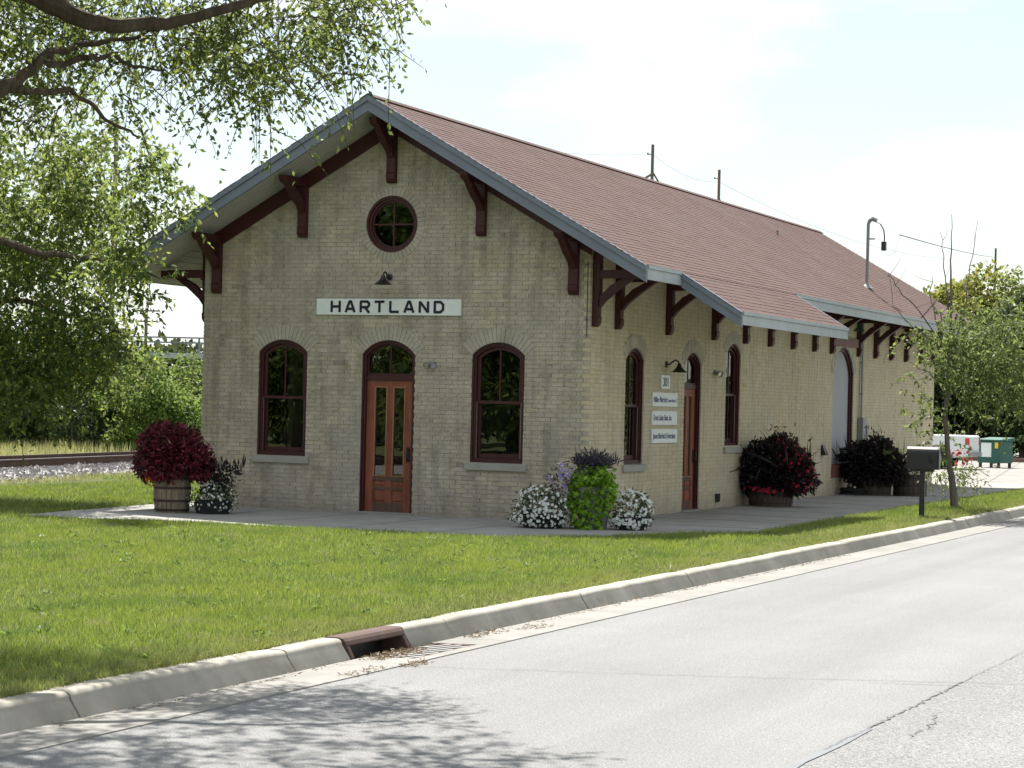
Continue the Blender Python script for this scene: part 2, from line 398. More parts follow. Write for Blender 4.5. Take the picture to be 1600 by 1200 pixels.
class MB:
    """collects boxes, prisms, tubes and lathes; build() links them as one mesh object"""
    def __init__(s, fn=None):
        s.v = []; s.f = []; s.fn = fn
    def _p(s, p): return tuple(s.fn(*p)) if s.fn else tuple(p)
    def add(s, verts, faces):
        b = len(s.v)
        s.v += [s._p(p) for p in verts]
        s.f += [tuple(b + i for i in f) for f in faces]
        return s
    def box(s, x0, x1, y0, y1, z0, z1):
        return s.hexa([(x0, y0, z0), (x1, y0, z0), (x1, y1, z0), (x0, y1, z0), (x0, y0, z1), (x1, y0, z1), (x1, y1, z1), (x0, y1, z1)])
    def hexa(s, p):
        return s.add(p, [(0, 3, 2, 1), (4, 5, 6, 7), (0, 1, 5, 4), (1, 2, 6, 5), (2, 3, 7, 6), (3, 0, 4, 7)])
    def prism(s, pts, a, b, axis='y'):
        """polygon pts (2D) swept from a to b along axis"""
        n = len(pts)
        mk = {'y': lambda p, t: (p[0], t, p[1]), 'x': lambda p, t: (t, p[0], p[1]), 'z': lambda p, t: (p[0], p[1], t)}[axis]
        vs_ = [mk(p, a) for p in pts] + [mk(p, b) for p in pts]
        fs = [tuple(range(n)), tuple(range(2 * n - 1, n - 1, -1))]
        fs += [(i, i + n, (i + 1) % n + n, (i + 1) % n) for i in range(n)]
        return s.add(vs_, fs)
    def bar(s, a, b, w, h=None, upv=(0, 0, 1)):
        """rectangular bar from a to b"""
        h = h or w
        a = Vector(a); b = Vector(b); d = (b - a).normalized()
        u = Vector(upv)
        if abs(d.dot(u)) > 0.98: u = Vector((1, 0, 0))
        r = d.cross(u).normalized(); u2 = r.cross(d)
        P = []
        for c in (a, b):
            for sx, sy in ((-1, -1), (1, -1), (1, 1), (-1, 1)):
                P.append(tuple(c + r * (sx * w / 2) + u2 * (sy * h / 2)))
        return s.add(P, [(0, 3, 2, 1), (4, 5, 6, 7), (0, 1, 5, 4), (1, 2, 6, 5), (2, 3, 7, 6), (3, 0, 4, 7)])
    def tube(s, pts, rad, n=8, cap=True):
        pts = [Vector(p) for p in pts]
        if isinstance(rad, (int, float)): rad = [rad] * len(pts)
        rings = []
        ref = Vector((0.13, 0.21, 0.97))
        for i, p in enumerate(pts):
            d = (pts[min(i + 1, len(pts) - 1)] - pts[max(i - 1, 0)])
            if d.length < 1e-9: d = Vector((0, 0, 1))
            d.normalize()
            q = ref - d * ref.dot(d)
            if q.length < 0.05: q = Vector((1, 0, 0)) - d * d.x
            q.normalize(); ref = q
            r = d.cross(q)
            rings.append([tuple(p + (q * math.cos(2 * PI * k / n) + r * math.sin(2 * PI * k / n)) * rad[i]) for k in range(n)])
        vs_ = [v for rg in rings for v in rg]
        fs = []
        for i in range(len(rings) - 1):
            for k in range(n):
                fs.append((i * n + k, i * n + (k + 1) % n, (i + 1) * n + (k + 1) % n, (i + 1) * n + k))
        if cap:
            fs.append(tuple(range(n - 1, -1, -1)))
            fs.append(tuple(range((len(rings) - 1) * n, len(rings) * n)))
        return s.add(vs_, fs)
    def lathe(s, prof, n=20, c=(0, 0, 0), axis='z'):
        """prof: list of (r, h)"""
        vs_ = []; fs = []
        for r, h in prof:
            for k in range(n):
                a = 2 * PI * k / n
                x, y = r * math.cos(a), r * math.sin(a)
                if axis == 'z': p = (c[0] + x, c[1] + y, c[2] + h)
                elif axis == 'y': p = (c[0] + x, c[1] + h, c[2] + y)
                else: p = (c[0] + h, c[1] + x, c[2] + y)
                vs_.append(p)
        for i in range(len(prof) - 1):
            for k in range(n):
                fs.append((i * n + k, i * n + (k + 1) % n, (i + 1) * n + (k + 1) % n, (i + 1) * n + k))
        fs.append(tuple(range(n - 1, -1, -1)))
        fs.append(tuple(range((len(prof) - 1) * n, len(prof) * n)))
        return s.add(vs_, fs)
    def ring(s, A, B, d0, d1):
        """solid between two equal-length closed 2D loops A (outer) and B (inner), from depth d0 to d1: points (u, v, d)"""
        n = len(A)
        vs_ = [(p[0], p[1], d0) for p in A] + [(p[0], p[1], d0) for p in B] + [(p[0], p[1], d1) for p in A] + [(p[0], p[1], d1) for p in B]
        fs = []
        for i in range(n):
            j = (i + 1) % n
            fs += [(i, j, n + j, n + i), (2 * n + i, 3 * n + i, 3 * n + j, 2 * n + j), (i, 2 * n + i, 2 * n + j, j), (n + i, n + j, 3 * n + j, 3 * n + i)]
        return s.add(vs_, fs)
    def plate(s, A, d0, d1):
        n = len(A)
        vs_ = [(p[0], p[1], d0) for p in A] + [(p[0], p[1], d1) for p in A]
        fs = [tuple(range(n)), tuple(range(2 * n - 1, n - 1, -1))] + [(i, i + n, (i + 1) % n + n, (i + 1) % n) for i in range(n)]
        return s.add(vs_, fs)
    def mesh(s, name, recalc=True):
        me = bpy.data.meshes.new(name)
        me.from_pydata(s.v, [], s.f)
        if recalc:
            bm = bmesh.new(); bm.from_mesh(me)
            bmesh.ops.recalc_face_normals(bm, faces=bm.faces)
            bm.to_mesh(me); bm.free()
        me.update()
        return me
    def build(s, name, mat, parent=None, loc=None, bevel=0, smooth=False, recalc=True):
        me = s.mesh(name, recalc)
        o = link_mesh(name, me, mat, parent, loc)
        if smooth:
            me.polygons.foreach_set('use_smooth', [True] * len(me.polygons))
            try: me.set_sharp_from_angle(angle=math.radians(40))
            except Exception: pass
        if bevel:
            md = o.modifiers.new('bevel', 'BEVEL'); md.width = bevel; md.segments = 2; md.limit_method = 'ANGLE'; md.angle_limit = math.radians(50)
        return o

def poly_mesh(name, V, nper, mat, parent=None, loc=None, kind=None):
    """V: (n*nper, 3) array; every nper vertices are one face"""
    V = np.asarray(V, dtype=np.float32).reshape(-1, 3)
    nf = len(V) // nper
    me = bpy.data.meshes.new(name)
    me.vertices.add(len(V)); me.vertices.foreach_set('co', V.ravel())
    me.loops.add(len(V)); me.loops.foreach_set('vertex_index', np.arange(len(V), dtype=np.int32))
    me.polygons.add(nf)
    me.polygons.foreach_set('loop_start', np.arange(0, len(V), nper, dtype=np.int32))
    try: me.polygons.foreach_set('loop_total', np.full(nf, nper, dtype=np.int32))
    except Exception: pass
    me.update(calc_edges=True)
    o = link_mesh(name, me, mat, parent, loc)
    if kind: o['kind'] = kind
    return o

def nrm(a):
    return a / np.maximum(np.linalg.norm(a, axis=-1, keepdims=True), 1e-9)
def leaves(P, Dv, L, W, fold=0.18):
    """one folded quad leaf per row: P base points, Dv directions, L lengths, W widths"""
    n = len(P)
    Dv = nrm(Dv)
    up = nrm(RS.normal(size=(n, 3)))
    side = nrm(np.cross(Dv, up))
    nn = np.cross(side, Dv)
    L = np.broadcast_to(np.asarray(L, float).reshape(-1, 1), (n, 1)); W = np.broadcast_to(np.asarray(W, float).reshape(-1, 1), (n, 1))
    mid = P + Dv * L * 0.45
    a = mid + side * W * 0.5 + nn * W * fold
    b = mid - side * W * 0.5 + nn * W * fold
    tip = P + Dv * L
    return np.stack([P, a, tip, b], axis=1).reshape(-1, 3)

def cloud_leaves(blobs, per_m3, L, W, shell=0.45, droop=-0.25, cap=None):
    """blobs: (cx,cy,cz,rx,ry,rz); leaves spread mostly in the outer shell of each blob"""
    out = []
    for (cx, cy, cz, rx, ry, rz) in blobs:
        n = int(per_m3 * 4.19 * rx * ry * rz)
        if cap: n = min(n, cap)
        if n < 3: continue
        d = nrm(RS.normal(size=(n, 3)))
        r = 1 - shell * RS.random_sample((n, 1)) ** 1.5
        r *= 1 + 0.13 * np.sin(d[:, :1] * 9 + cx * 3) * np.cos(d[:, 1:2] * 8 + cy) + 0.07 * np.sin(d[:, 2:3] * 15 + cz * 5) * np.sin(d[:, :1] * 17 + cy * 4) + RS.normal(size=(n, 1)) * 0.07
        r = np.where(RS.random_sample((n, 1)) < 0.05, r * RS.uniform(1.05, 1.22, (n, 1)), r)
        P = np.array([cx, cy, cz]) + d * r * np.array([rx, ry, rz])
        Dv = d * 0.9 + RS.normal(size=(n, 3)) * 0.55 + np.array([0, 0, droop])
        out.append(leaves(P, Dv, L * RS.uniform(0.7, 1.25, n), W * RS.uniform(0.75, 1.2, n)))
    return np.concatenate(out)

def sprays(points, twig_len, n_twig, leaf_per_twig, L, W, droop, jitter=0.18, bark=None):
    """leafy twigs around each point; returns leaf vertices and adds twig tubes to bark"""
    PP = []; DD = []
    for p in points:
        p = np.array(p)
        for k in range(n_twig):
            d = nrm(RS.normal(size=3) * np.array([1, 1, 0.55]) + np.array([0, 0, -0.1]))
            s0 = p + RS.normal(size=3) * jitter
            ln = twig_len * RS.uniform(0.5, 1.2)
            t = np.linspace(0, 1, leaf_per_twig)[:, None]
            C = s0 + d * t * ln + np.array([0, 0, -1]) * (t ** 2) * ln * droop
            PP.append(C + RS.normal(size=C.shape) * 0.012)
            dd = np.tile(d, (leaf_per_twig, 1)) * 0.5 + RS.normal(size=C.shape) * 0.65 + np.array([0, 0, -0.45])
            DD.append(dd)
            if bark is not None and k % 2 == 0:
                bark.tube([tuple(s0), tuple(C[leaf_per_twig // 2]), tuple(C[-1])], [0.006, 0.004, 0.002], n=3, cap=False)
    PP = np.concatenate(PP); DD = np.concatenate(DD)
    n = len(PP)
    return leaves(PP, DD, L * RS.uniform(0.65, 1.25, n), W * RS.uniform(0.7, 1.25, n))

def wiggle(pts, amp, sub=3):
    """resample a polyline with small random bends"""
    out = []
    P = [Vector(p) for p in pts]
    for i in range(len(P) - 1):
        for k in range(sub):
            t = k / sub
            q = P[i].lerp(P[i + 1], t)
            if k: q = q + Vector((random.gauss(0, amp), random.gauss(0, amp), random.gauss(0, amp)))
            out.append(tuple(q))
    out.append(tuple(P[-1]))
    return out
def taper(n, r0, r1): return [r0 + (r1 - r0) * i / max(1, n - 1) for i in range(n)]

# ------------------------------------------------------------------ ground, road, kerb
YN, YF = -60.0, 420.0
g = MB()
g.add([(-500, -200, -0.03), (4.3, -200, -0.03), (4.3, 700, -0.03), (-500, 700, -0.03), (4.3, -200, -0.30), (4.3, 700, -0.30),
       (600, -200, -0.30), (600, 700, -0.30)], [(0, 1, 2, 3), (1, 4, 5, 2), (4, 6, 7, 5)])
tag(g.build('ground', M['ground'], recalc=False), kind='structure')
def sheet(name, pts, z, mat, kind='structure', parent=None, thick=0.0):
    m = MB()
    if thick: m.prism(pts, z - thick, z, 'z')
    else: m.add([(p[0], p[1], z) for p in pts], [tuple(range(len(pts)))])
    return tag(m.build(name, mat, parent, recalc=bool(thick)), kind=kind)
sheet('lawn', [(-13.4, -60), (4.32, -60), (4.32, 30), (-8.5, 30), (-17.5, 30), (-15.9, 12), (-13.7, 4)], -0.004, M['turf_soil'])
road_edge = [(5.085 + random.gauss(0, 0.006), -30 + 0.08 * k) for k in range(700)]
road = sheet('road', [(9.0, 300), (5.08, 300)] + road_edge[::-1] + [(5.08, -60), (9.0, -60)], -0.15, M['road'])
sheet('road_far_lane', [(9.0, -60), (13.6, -60), (13.6, 300), (9.0, 300)], -0.1495, M['road_far_lane'], parent=road)
sheet('parking_lot', [(-24, 31), (-7.6, 27.3), (2.65, 23.2), (4.3, 23.5), (4.3, 75), (-24, 75)], 0.004, M['gutter'])
walk_pts = [(-7.53, -0.28), (-7.12, -4.62), (-5.75, -4.80), (-5.0, -4.35), (-4.2, -4.30), (-3.49, -4.42), (-0.55, -4.32), (0.4, -4.2), (1.38, -2.95), (2.12, -1.25),
            (2.85, -0.4), (2.78, 3), (2.66, 11.4), (2.64, 24.5), (2.0, 27.2), (-7.5, 27.2), (-7.6, 20)]
walk = sheet('walk', walk_pts, 0.008, M['walk'], thick=0.12)
wj = MB()
for y in (0.6, 2.6, 4.6, 6.6, 8.6, 10.6, 12.6, 14.6, 16.6, 18.6, 20.6, 22.6): wj.box(0.02, 2.62, y, y + 0.008, 0.0, 0.0105)
for x in (-5.2, -3.7, -2.2, -0.7): wj.box(x, x + 0.008, -4.25, -0.02, 0.0, 0.0105)
tag(wj.build('walk_joints', M['tar'], walk), kind='structure')
# crack and seam lines of the road: narrow sunken ribbons of dark sealant
def ribbon(m, pts, w, z):
    P = [Vector((p[0], p[1], 0)) for p in pts]
    L = []; R = []
    for i, p in enumerate(P):
        d = (P[min(i + 1, len(P) - 1)] - P[max(i - 1, 0)]).normalized()
        n = Vector((-d.y, d.x, 0)); ww = w * random.uniform(0.5, 1.3) / 2
        L.append((p.x + n.x * ww, p.y + n.y * ww, z)); R.append((p.x - n.x * ww, p.y - n.y * ww, z))
    b = len(P)
    m.add(L + R, [(i, i + 1, b + i + 1, b + i) for i in range(b - 1)])
def jag(a, b, n, amp):
    out = []
    for i in range(n + 1):
        t = i / n
        k = 0 if i in (0, n) else 1
        out.append((a[0] + (b[0] - a[0]) * t + random.gauss(0, amp) * k, a[1] + (b[1] - a[1]) * t + random.gauss(0, amp) * k))
    return out
cr = MB()
ribbon(cr, jag((8.96, -19.4), (9.0, -15.6), 70, 0.012), 0.020, -0.1440)
ribbon(cr, jag((9.28, -18.6), (9.30, -18.15), 12, 0.02) + jag((9.30, -18.1), (9.22, -17.5), 12, 0.02), 0.012, -0.1438)
ribbon(cr, jag((5.1, -17.1), (7.2, -16.4), 30, 0.012) + jag((7.25, -16.38), (9.6, -15.4), 30, 0.012), 0.009, -0.1436)
ribbon(cr, jag((8.4, -16.05), (9.3, -15.75), 12, 0.012), 0.009, -0.1434)
ribbon(cr, jag((6.9, -7.2), (8.3, -6.6), 16, 0.02), 0.010, -0.1432)
ribbon(cr, jag((6.0, -12.2), (7.1, -11.6), 16, 0.02), 0.006, -0.1430)
ribbon(cr, jag((9.0, -15.6), (9.05, -12.6), 30, 0.012), 0.006, -0.1428)
tag(cr.build('crack', M['tar'], road, recalc=False), kind='structure')
sl = MB(); ribbon(sl, [(8.93 + 0.004 * k, -22 + 0.3 * k) for k in range(13)], 0.075, -0.1445)
tag(sl.build('sealed_seam', paint('grey_seal', (0.135, 0.145, 0.15), 0.5), road, recalc=False), kind='structure')

kerb = empty('kerb', (4.3, -20.56, -0.15)); tag(kerb, kind='structure')
def kerb_profile():
    p = [(0.0, -0.16), (0.0, 0.150)]
    for k in range(6):
        a = PI / 2 * (1 - k / 5)
        p.append((0.145 + 0.045 * math.cos(a), 0.105 + 0.045 * math.sin(a)))
    p += [(0.262, 0.0), (0.262, -0.16)]
    return p
KP = kerb_profile()
joints = [-60, -52, -44, -36, -30, -26.5, -23.4, -20.56, -17.77, -16.87, -15.80, -14.97, -11.77, -8.47, -5.05, -1.38, 2.8, 6.97, 11.0, 15.2, 19.4, 24, 30, 38, 50, 70, 100]
for i in range(len(joints) - 1):
    a, b = joints[i], joints[i + 1]
    if abs(a + 16.87) < 0.01: continue
    m = MB()
    gap = 0.009
    n = max(2, int((b - a) / 0.35)); n = min(n, 14)
    rings = []
    for k in range(n + 1):
        y = a + gap + (b - a - 2 * gap) * k / n
        e = 1.0
        sh = 0.012 if k in (0, n) else 0.0
        jx, jz = random.gauss(0, 0.003), random.gauss(0, 0.0025)
        rings.append([(4.3 + x + (jx if 0 < j < len(KP) - 1 else 0), y, -0.15 + z + (jz if 1 <= j < len(KP) - 2 else 0) - (sh * 0.4 if 1 <= j < len(KP) - 2 else 0)) for j, (x, z) in enumerate(KP)])
    vs_ = [v for r in rings for v in r]; q = len(KP)
    fs = [(r * q + j, r * q + (j + 1) % q, (r + 1) * q + (j + 1) % q, (r + 1) * q + j) for r in range(n) for j in range(q)]
    fs += [tuple(range(q - 1, -1, -1)), tuple(range(n * q, n * q + q))]
    m.add([(v[0] - 4.3, v[1] + 20.56, v[2] + 0.15) for v in vs_], fs)
    tag(m.build('kerb_section', M['kerb'], kerb, smooth=True), kind='structure')
# gutter pan, slab by slab, open where the drain grate sits
gp = empty('gutter', (4.6, -20.0, -0.15)); tag(gp, kind='structure')
GJ = [-60, -50, -42, -34, -28, -24.5, -21.0, -18.6, -16.98, -15.02, -11.9, -8.5, -5.1, -1.4, 2.8, 7, 11, 15.2, 20, 26, 34, 50, 100]
for i in range(len(GJ) - 1):
    a, b = GJ[i] + 0.004, GJ[i + 1] - 0.004
    m = MB()
    def slab(x0, x1, y0, y1):
        f = lambda x: -0.158 + (x - 4.6) / 0.5 * 0.016
        m.hexa([(x0, y0, -0.29), (x1, y0, -0.29), (x1, y1, -0.29), (x0, y1, -0.29), (x0, y0, f(x0)), (x1, y0, f(x1)), (x1, y1, f(x1)), (x0, y1, f(x0))])
    if abs(GJ[i] + 16.98) < 0.01:
        slab(4.565, 5.10, a, -16.62); slab(4.565, 5.10, -15.42, b); slab(4.98, 5.10, -16.617, -15.423)
    else: slab(4.565, 5.10, a, b)
    m.v = [(v[0] - 4.6, v[1] + 20.0, v[2] + 0.15) for v in m.v]
    tag(m.build('gutter_slab', M['gutter'], gp), kind='structure')

# storm drain: cast iron curb box with open throat, and a barred grate in the gutter
sd = empty('storm_drain', (4.45, -16.3, -0.15)); tag(sd, 'rusty cast iron storm drain with open mouth set into the kerb', 'storm drain')
def rel(o, v): return [(p[0] - o[0], p[1] - o[1], p[2] - o[2]) for p in v]
SD0 = (4.45, -16.3, -0.15)
m = MB()
kt = [(x + 4.3, z - 0.15) for x, z in KP]
y0, y1 = -16.86, -15.81
top = [(x, z + 0.004) for x, z in kt if z > -0.075]
m2 = MB()
# hood: top plate with rounded front nose
nose = [(4.302, 0.004), (4.44, 0.006), (4.475, -0.003), (4.497, -0.025), (4.515, -0.062), (4.49, -0.066), (4.47, -0.035), (4.302, -0.03)]
m2.prism(nose, y0, y1, 'y')

for ya, yb in ((y0, y0 + 0.06), (y1 - 0.06, y1)): m2.prism([(4.303, -0.19), (4.303, -0.028), (4.471, -0.033), (4.512, -0.060), (4.558, -0.15), (4.558, -0.19)], ya, yb, 'y')
m2.v = rel(SD0, m2.v)
m2.build('hood', M['rust'], sd, bevel=0.012)
m = MB(); m.box(4.305, 4.33, y0 + 0.056, y1 - 0.056, -0.6, -0.040); m.v = rel(SD0, m.v); m.build('throat_back', M['black_metal'], sd)
m = MB(); m.box(4.335, 4.976, -16.615, -15.425, -0.80, -0.55); m.v = rel(SD0, m.v); m.build('sump_floor', M['rubber'], sd)
fr = MB(); fr.box(4.62, 4.97, -16.615, -16.57, -0.20, -0.153); fr.box(4.62, 4.97, -15.47, -15.425, -0.20, -0.153); fr.box(4.945, 4.975, -16.57, -15.47, -0.20, -0.1505); fr.box(4.62, 4.645, -16.57, -15.47, -0.20, -0.156)
fr.v = rel(SD0, fr.v); M['grate_steel'] = paint('worn_grate_steel', (0.26, 0.25, 0.24), 0.5)
gr = fr.build('grate', M['rust'], sd)
gx0, gx1, gy0, gy1 = 4.647, 4.944, -16.568, -15.472
for k in range(-9, 4):
    # diagonal bars, clipped to the frame
    c0 = 4.66 + k * 0.098
    pa = [(c0 + 0.36 * (y - gy0), y) for y in np.linspace(gy0, gy1, 60)]
    pa = [q_ for q_ in pa if gx0 <= q_[0] <= gx1]
    if len(pa) < 6: continue
    (xa, ya), (xb, yb) = pa[0], pa[-1]
    b = MB(); b.bar((xa - SD0[0], ya - SD0[1], -0.164 - SD0[2]), (xb - SD0[0], yb - SD0[1], -0.162 - SD0[2]), 0.036, 0.018); b.build('grate_bar', M['grate_steel'], gr)

# plant litter washed against the drain and along the gutter edge
def litter_patch(n, boxes):
    P = []; D_ = []
    for (x0, x1, y0, y1, z, h, k) in boxes:
        q = RS.random_sample((k, 3)); P.append(np.stack([x0 + (x1 - x0) * q[:, 0], y0 + (y1 - y0) * q[:, 1], z + h * q[:, 2] ** 2], 1))
        D_.append(RS.normal(size=(k, 3)) * np.array([1, 1, 0.25]) + np.array([0, 0, 0.12]))
    P = np.concatenate(P); D_ = np.concatenate(D_)
    return leaves(P, D_, RS.uniform(0.02, 0.06, len(P)), RS.uniform(0.004, 0.009, len(P)), 0.05)
lit = litter_patch(0, [(4.62, 4.82, -16.88, -16.0, -0.158, 0.03, 620), (4.60, 4.78, -14.95, -14.2, -0.155, 0.025, 260), (4.72, 4.95, -14.1, -13.5, -0.152, 0.015, 110),
                       (4.95, 5.12, -17.9, -17.2, -0.150, 0.012, 200), (5.08, 5.2, -17.15, -16.75, -0.148, 0.012, 200), (4.62, 4.68, -13.4, -2, -0.155, 0.012, 500),
                       (4.62, 4.70, -21, -17, -0.155, 0.012, 160)])
tag(poly_mesh('plant_litter', lit, 4, M['litter']), kind='stuff')
tag(bpy.context.scene.objects['plant_litter'], 'brown dried grass clippings and leaf litter gathered along the gutter', 'litter')

# ------------------------------------------------------------------ grass
def inside(px, py, poly):
    c = np.zeros(len(px), bool); n = len(poly)
    for i in range(n):
        x1, y1 = poly[i]; x2, y2 = poly[(i + 1) % n]
        with np.errstate(divide='ignore', invalid='ignore'):
            c ^= ((y1 > py) != (y2 > py)) & (px < (x2 - x1) * (py - y1) / (y2 - y1 + 1e-12) + x1)
    return c
def blades(x0, x1, y0, y1, n, h, w, z=0.0, keep=None, lean=0.35):
    x = RS.uniform(x0, x1, n); y = RS.uniform(y0, y1, n)
    if keep is not None:
        k = keep(x, y); x, y = x[k], y[k]
    n = len(x)
    a = RS.uniform(0, 2 * PI, n)
    patch = 0.75 + 0.35 * np.sin(x * 1.9 + np.sin(y * 1.3) * 2) * np.cos(y * 2.1 + x * 0.7)
    hh = h * RS.uniform(0.45, 1.15, n) * (0.8 + 0.35 * patch)
    ww = w * RS.uniform(0.6, 1.3, n)
    lx, ly = RS.normal(0, lean, n) * hh, RS.normal(0, lean, n) * hh
    B = np.stack([x, y, np.full(n, z)], 1)
    s = np.stack([np.cos(a) * ww / 2, np.sin(a) * ww / 2, np.zeros(n)], 1)
    T = B + np.stack([lx, ly, hh], 1)
    return np.stack([B - s, B + s, T], 1).reshape(-1, 3)
def lawn_keep(x, y):
    return ~inside(x, y, [(-7.50, -0.3), (-7.08, -4.56), (-5.75, -4.74), (-5.0, -4.29), (-4.2, -4.24), (-3.49, -4.36), (-0.55, -4.26), (0.36, -4.14), (1.33, -2.95), (2.07, -1.25),
            (2.80, -0.4), (2.73, 3), (2.61, 11.4), (2.59, 24.5), (2.0, 27.2), (-7.5, 27.2), (-7.6, 20)])
G = [blades(-6.5, -2.6, -15, -9, 42000, 0.052, 0.008, keep=lawn_keep), blades(-11.5, -9.5, -8, 2, 9000, 0.055, 0.012), blades(-3.5, 1.2, -19, -15, 24000, 0.052, 0.0075), blades(1.2, 4.33, -21.6, -15, 74000, 0.052, 0.0065, keep=lawn_keep), blades(-2.6, 4.33, -15, -9, 92000, 0.052, 0.0075, keep=lawn_keep),
     blades(-5.5, 4.33, -9, -3, 84000, 0.055, 0.009, keep=lawn_keep), blades(-9.5, -5.5, -9, 2, 30000, 0.055, 0.010, keep=lawn_keep),
     blades(1.5, 4.31, -3, 8, 36000, 0.06, 0.009, keep=lawn_keep), blades(2.5, 4.31, 8, 23.3, 26000, 0.06, 0.012, keep=lawn_keep),
     blades(-13.0, -7.4, 0, 8, 26000, 0.06, 0.014, keep=lawn_keep), blades(-15.5, -8.4, 8, 14, 12000, 0.06, 0.016),
     blades(4.27, 4.335, -21.6, 20, 16000, 0.042, 0.007, lean=0.4)]
tag(poly_mesh('lawn_grass', np.concatenate(G), 3, M['grass']), 'mown green lawn grass between the walk and the kerb', 'grass', kind='stuff')
# taller tufts and weeds along the kerb edge
T = []
for k in range(260):
    cx, cy = RS.uniform(4.0, 4.3), RS.uniform(-21, 2)
    n = RS.randint(8, 22)
    q = blades(cx - 0.03, cx + 0.03, cy - 0.04, cy + 0.04, n, 0.075, 0.008, lean=0.45); T.append(q)
for k in range(420):
    cx, cy = RS.uniform(-4.0, 4.2), RS.uniform(-20, -4.6)
    n = RS.randint(5, 14)
    q = blades(cx - 0.04, cx + 0.04, cy - 0.04, cy + 0.04, n, 0.08, 0.008, lean=0.45, keep=lawn_keep); T.append(q)
tag(poly_mesh('grass_tufts', np.concatenate(T), 3, M['grass']), 'taller tufts of grass standing out of the lawn', 'grass', kind='stuff')
W_ = []
for k in range(170):
    cx, cy = RS.uniform(-4.5, 4.15), RS.uniform(-20.5, -4.8)
    n = RS.randint(7, 16)
    a = RS.uniform(0, 2 * PI, n)
    if not lawn_keep(np.array([cx]), np.array([cy]))[0]: continue
    D0 = np.stack([np.cos(a), np.sin(a), RS.uniform(0.25, 0.7, n)], 1)
    W_.append(leaves(np.tile([cx, cy, 0.02], (n, 1)) + RS.normal(size=(n, 3)) * np.array([0.03, 0.03, 0.004]), D0, RS.uniform(0.04, 0.09, n), RS.uniform(0.018, 0.034, n), 0.1))
tag(poly_mesh('lawn_weeds', np.concatenate(W_), 4, M['leaf_shrub']), 'low broadleaf weeds scattered in the lawn', 'weeds', kind='stuff')
dd = litter_patch(0, [(3.9, 4.32, -20.5, -3, 0.0, 0.03, 2600), (2.9, 4.25, -1.5, 6.5, 0.005, 0.03, 5200)])
tag(poly_mesh('dry_thatch', dd, 4, M['dry_grass']), 'dry straw coloured thatch along the edge of the lawn', 'thatch', kind='stuff')

# ------------------------------------------------------------------ railway
def track_x(y, off=0.0): return -17.2 - 0.13 * (y - 8.84) + off
rw = empty('railway_track', (track_x(8), 8, 0)); tag(rw, kind='structure')
n = 26000
yy = RS.uniform(-6, 46, n); oo = RS.uniform(-3.6, 2.45, n)
hh = np.interp(oo, [-3.6, -2.6, 1.3, 2.45], [0.0, 0.10, 0.10, 0.0])
C = np.stack([track_x(yy) + oo, yy, hh - 0.01], 1)
sz = RS.uniform(0.03, 0.055, (n, 1))
offs = np.array([[1, 0, 0], [-0.5, 0.87, 0], [-0.5, -0.87, 0], [0, 0, 1.0]])
rv = RS.normal(size=(n, 4, 3)) * 0.35 + offs[None]
TV = C[:, None, :] + rv * sz[:, None, :]
tris = TV[:, [0, 1, 3, 1, 2, 3, 2, 0, 3], :].reshape(-1, 3)
o = poly_mesh('ballast_stones', tris, 3, M['ballast'], rw, kind='stuff'); o.location = (-track_x(8), -8, 0)
bb = MB()
def tb(x, y, z): return (track_x(y) + x - track_x(8), y - 8, z)
bb.add([tb(-3.8, -60, -0.02), tb(-2.6, -60, 0.085), tb(1.3, -60, 0.085), tb(2.5, -60, -0.02), tb(-3.8, 300, -0.02), tb(-2.6, 300, 0.085), tb(1.3, 300, 0.085), tb(2.5, 300, -0.02)],
       [(0, 1, 5, 4), (1, 2, 6, 5), (2, 3, 7, 6)])
tag(bb.build('ballast_bed', ground_mat('ballast_bed', [(0.3, (0.24, 0.23, 0.225)), (0.7, (0.36, 0.35, 0.34))], 6.0), rw), kind='structure')
def rail_obj(off, tm):
    m = MB()
    prof = [(-0.07, 0.10), (0.07, 0.10), (0.07, 0.115), (0.012, 0.13), (0.012, 0.24), (0.036, 0.25), (0.036, 0.285), (-0.036, 0.285), (-0.036, 0.25), (-0.012, 0.24), (-0.012, 0.13), (-0.07, 0.115)]
    a = [tb(off + x, -60, z) for x, z in prof]; b = [tb(off + x, 300, z) for x, z in prof]; q = len(prof)
    m.add(a + b, [(i, i + q, (i + 1) % q + q, (i + 1) % q) for i in range(q)])
    r = tag(m.build('rail', M['rail_side'], rw), kind='structure')
    h = MB(); h.add([tb(off - 0.034, -60, 0.288), tb(off + 0.034, -60, 0.288), tb(off + 0.034, 300, 0.288), tb(off - 0.034, 300, 0.288)], [(0, 1, 2, 3)])
    tag(h.build('rail_head', tm, r, recalc=False), kind='structure')
rail_obj(0.0, M['rail_top']); rail_obj(-1.47, M['dark_rail'])
tie = MB().box(-1.95, 0.5, -0.11, 0.11, 0.0, 0.115).mesh('tie'); tie.materials.append(M['tie'])
for k in range(80):
    y = -4 + k * 0.55
    o = link_mesh('tie', tie, None, rw, (track_x(y) - track_x(8), y - 8, 0.0)); o['kind'] = 'structure'
# tall dry grass on the far side of the track
q = [blades(-27, -14, -4, 40, 42000, 0.42, 0.022, keep=lambda x, y: (x < track_x(y) - 3.3) & (x > track_x(y) - 7.5), lean=0.22)]
tag(poly_mesh('trackside_grass', np.concatenate(q), 3, M['dry_grass']), 'tall dry seeding grass beyond the railway track', 'grass', kind='stuff')
q = blades(-17, -12, 2, 16, 9000, 0.10, 0.02, keep=lambda x, y: (x < track_x(y) + 3.2) & (x > track_x(y) + 2.1), lean=0.4)
tag(poly_mesh('ballast_edge_grass', q, 3, M['dry_grass']), 'short yellowing grass along the near edge of the ballast', 'grass', kind='stuff')

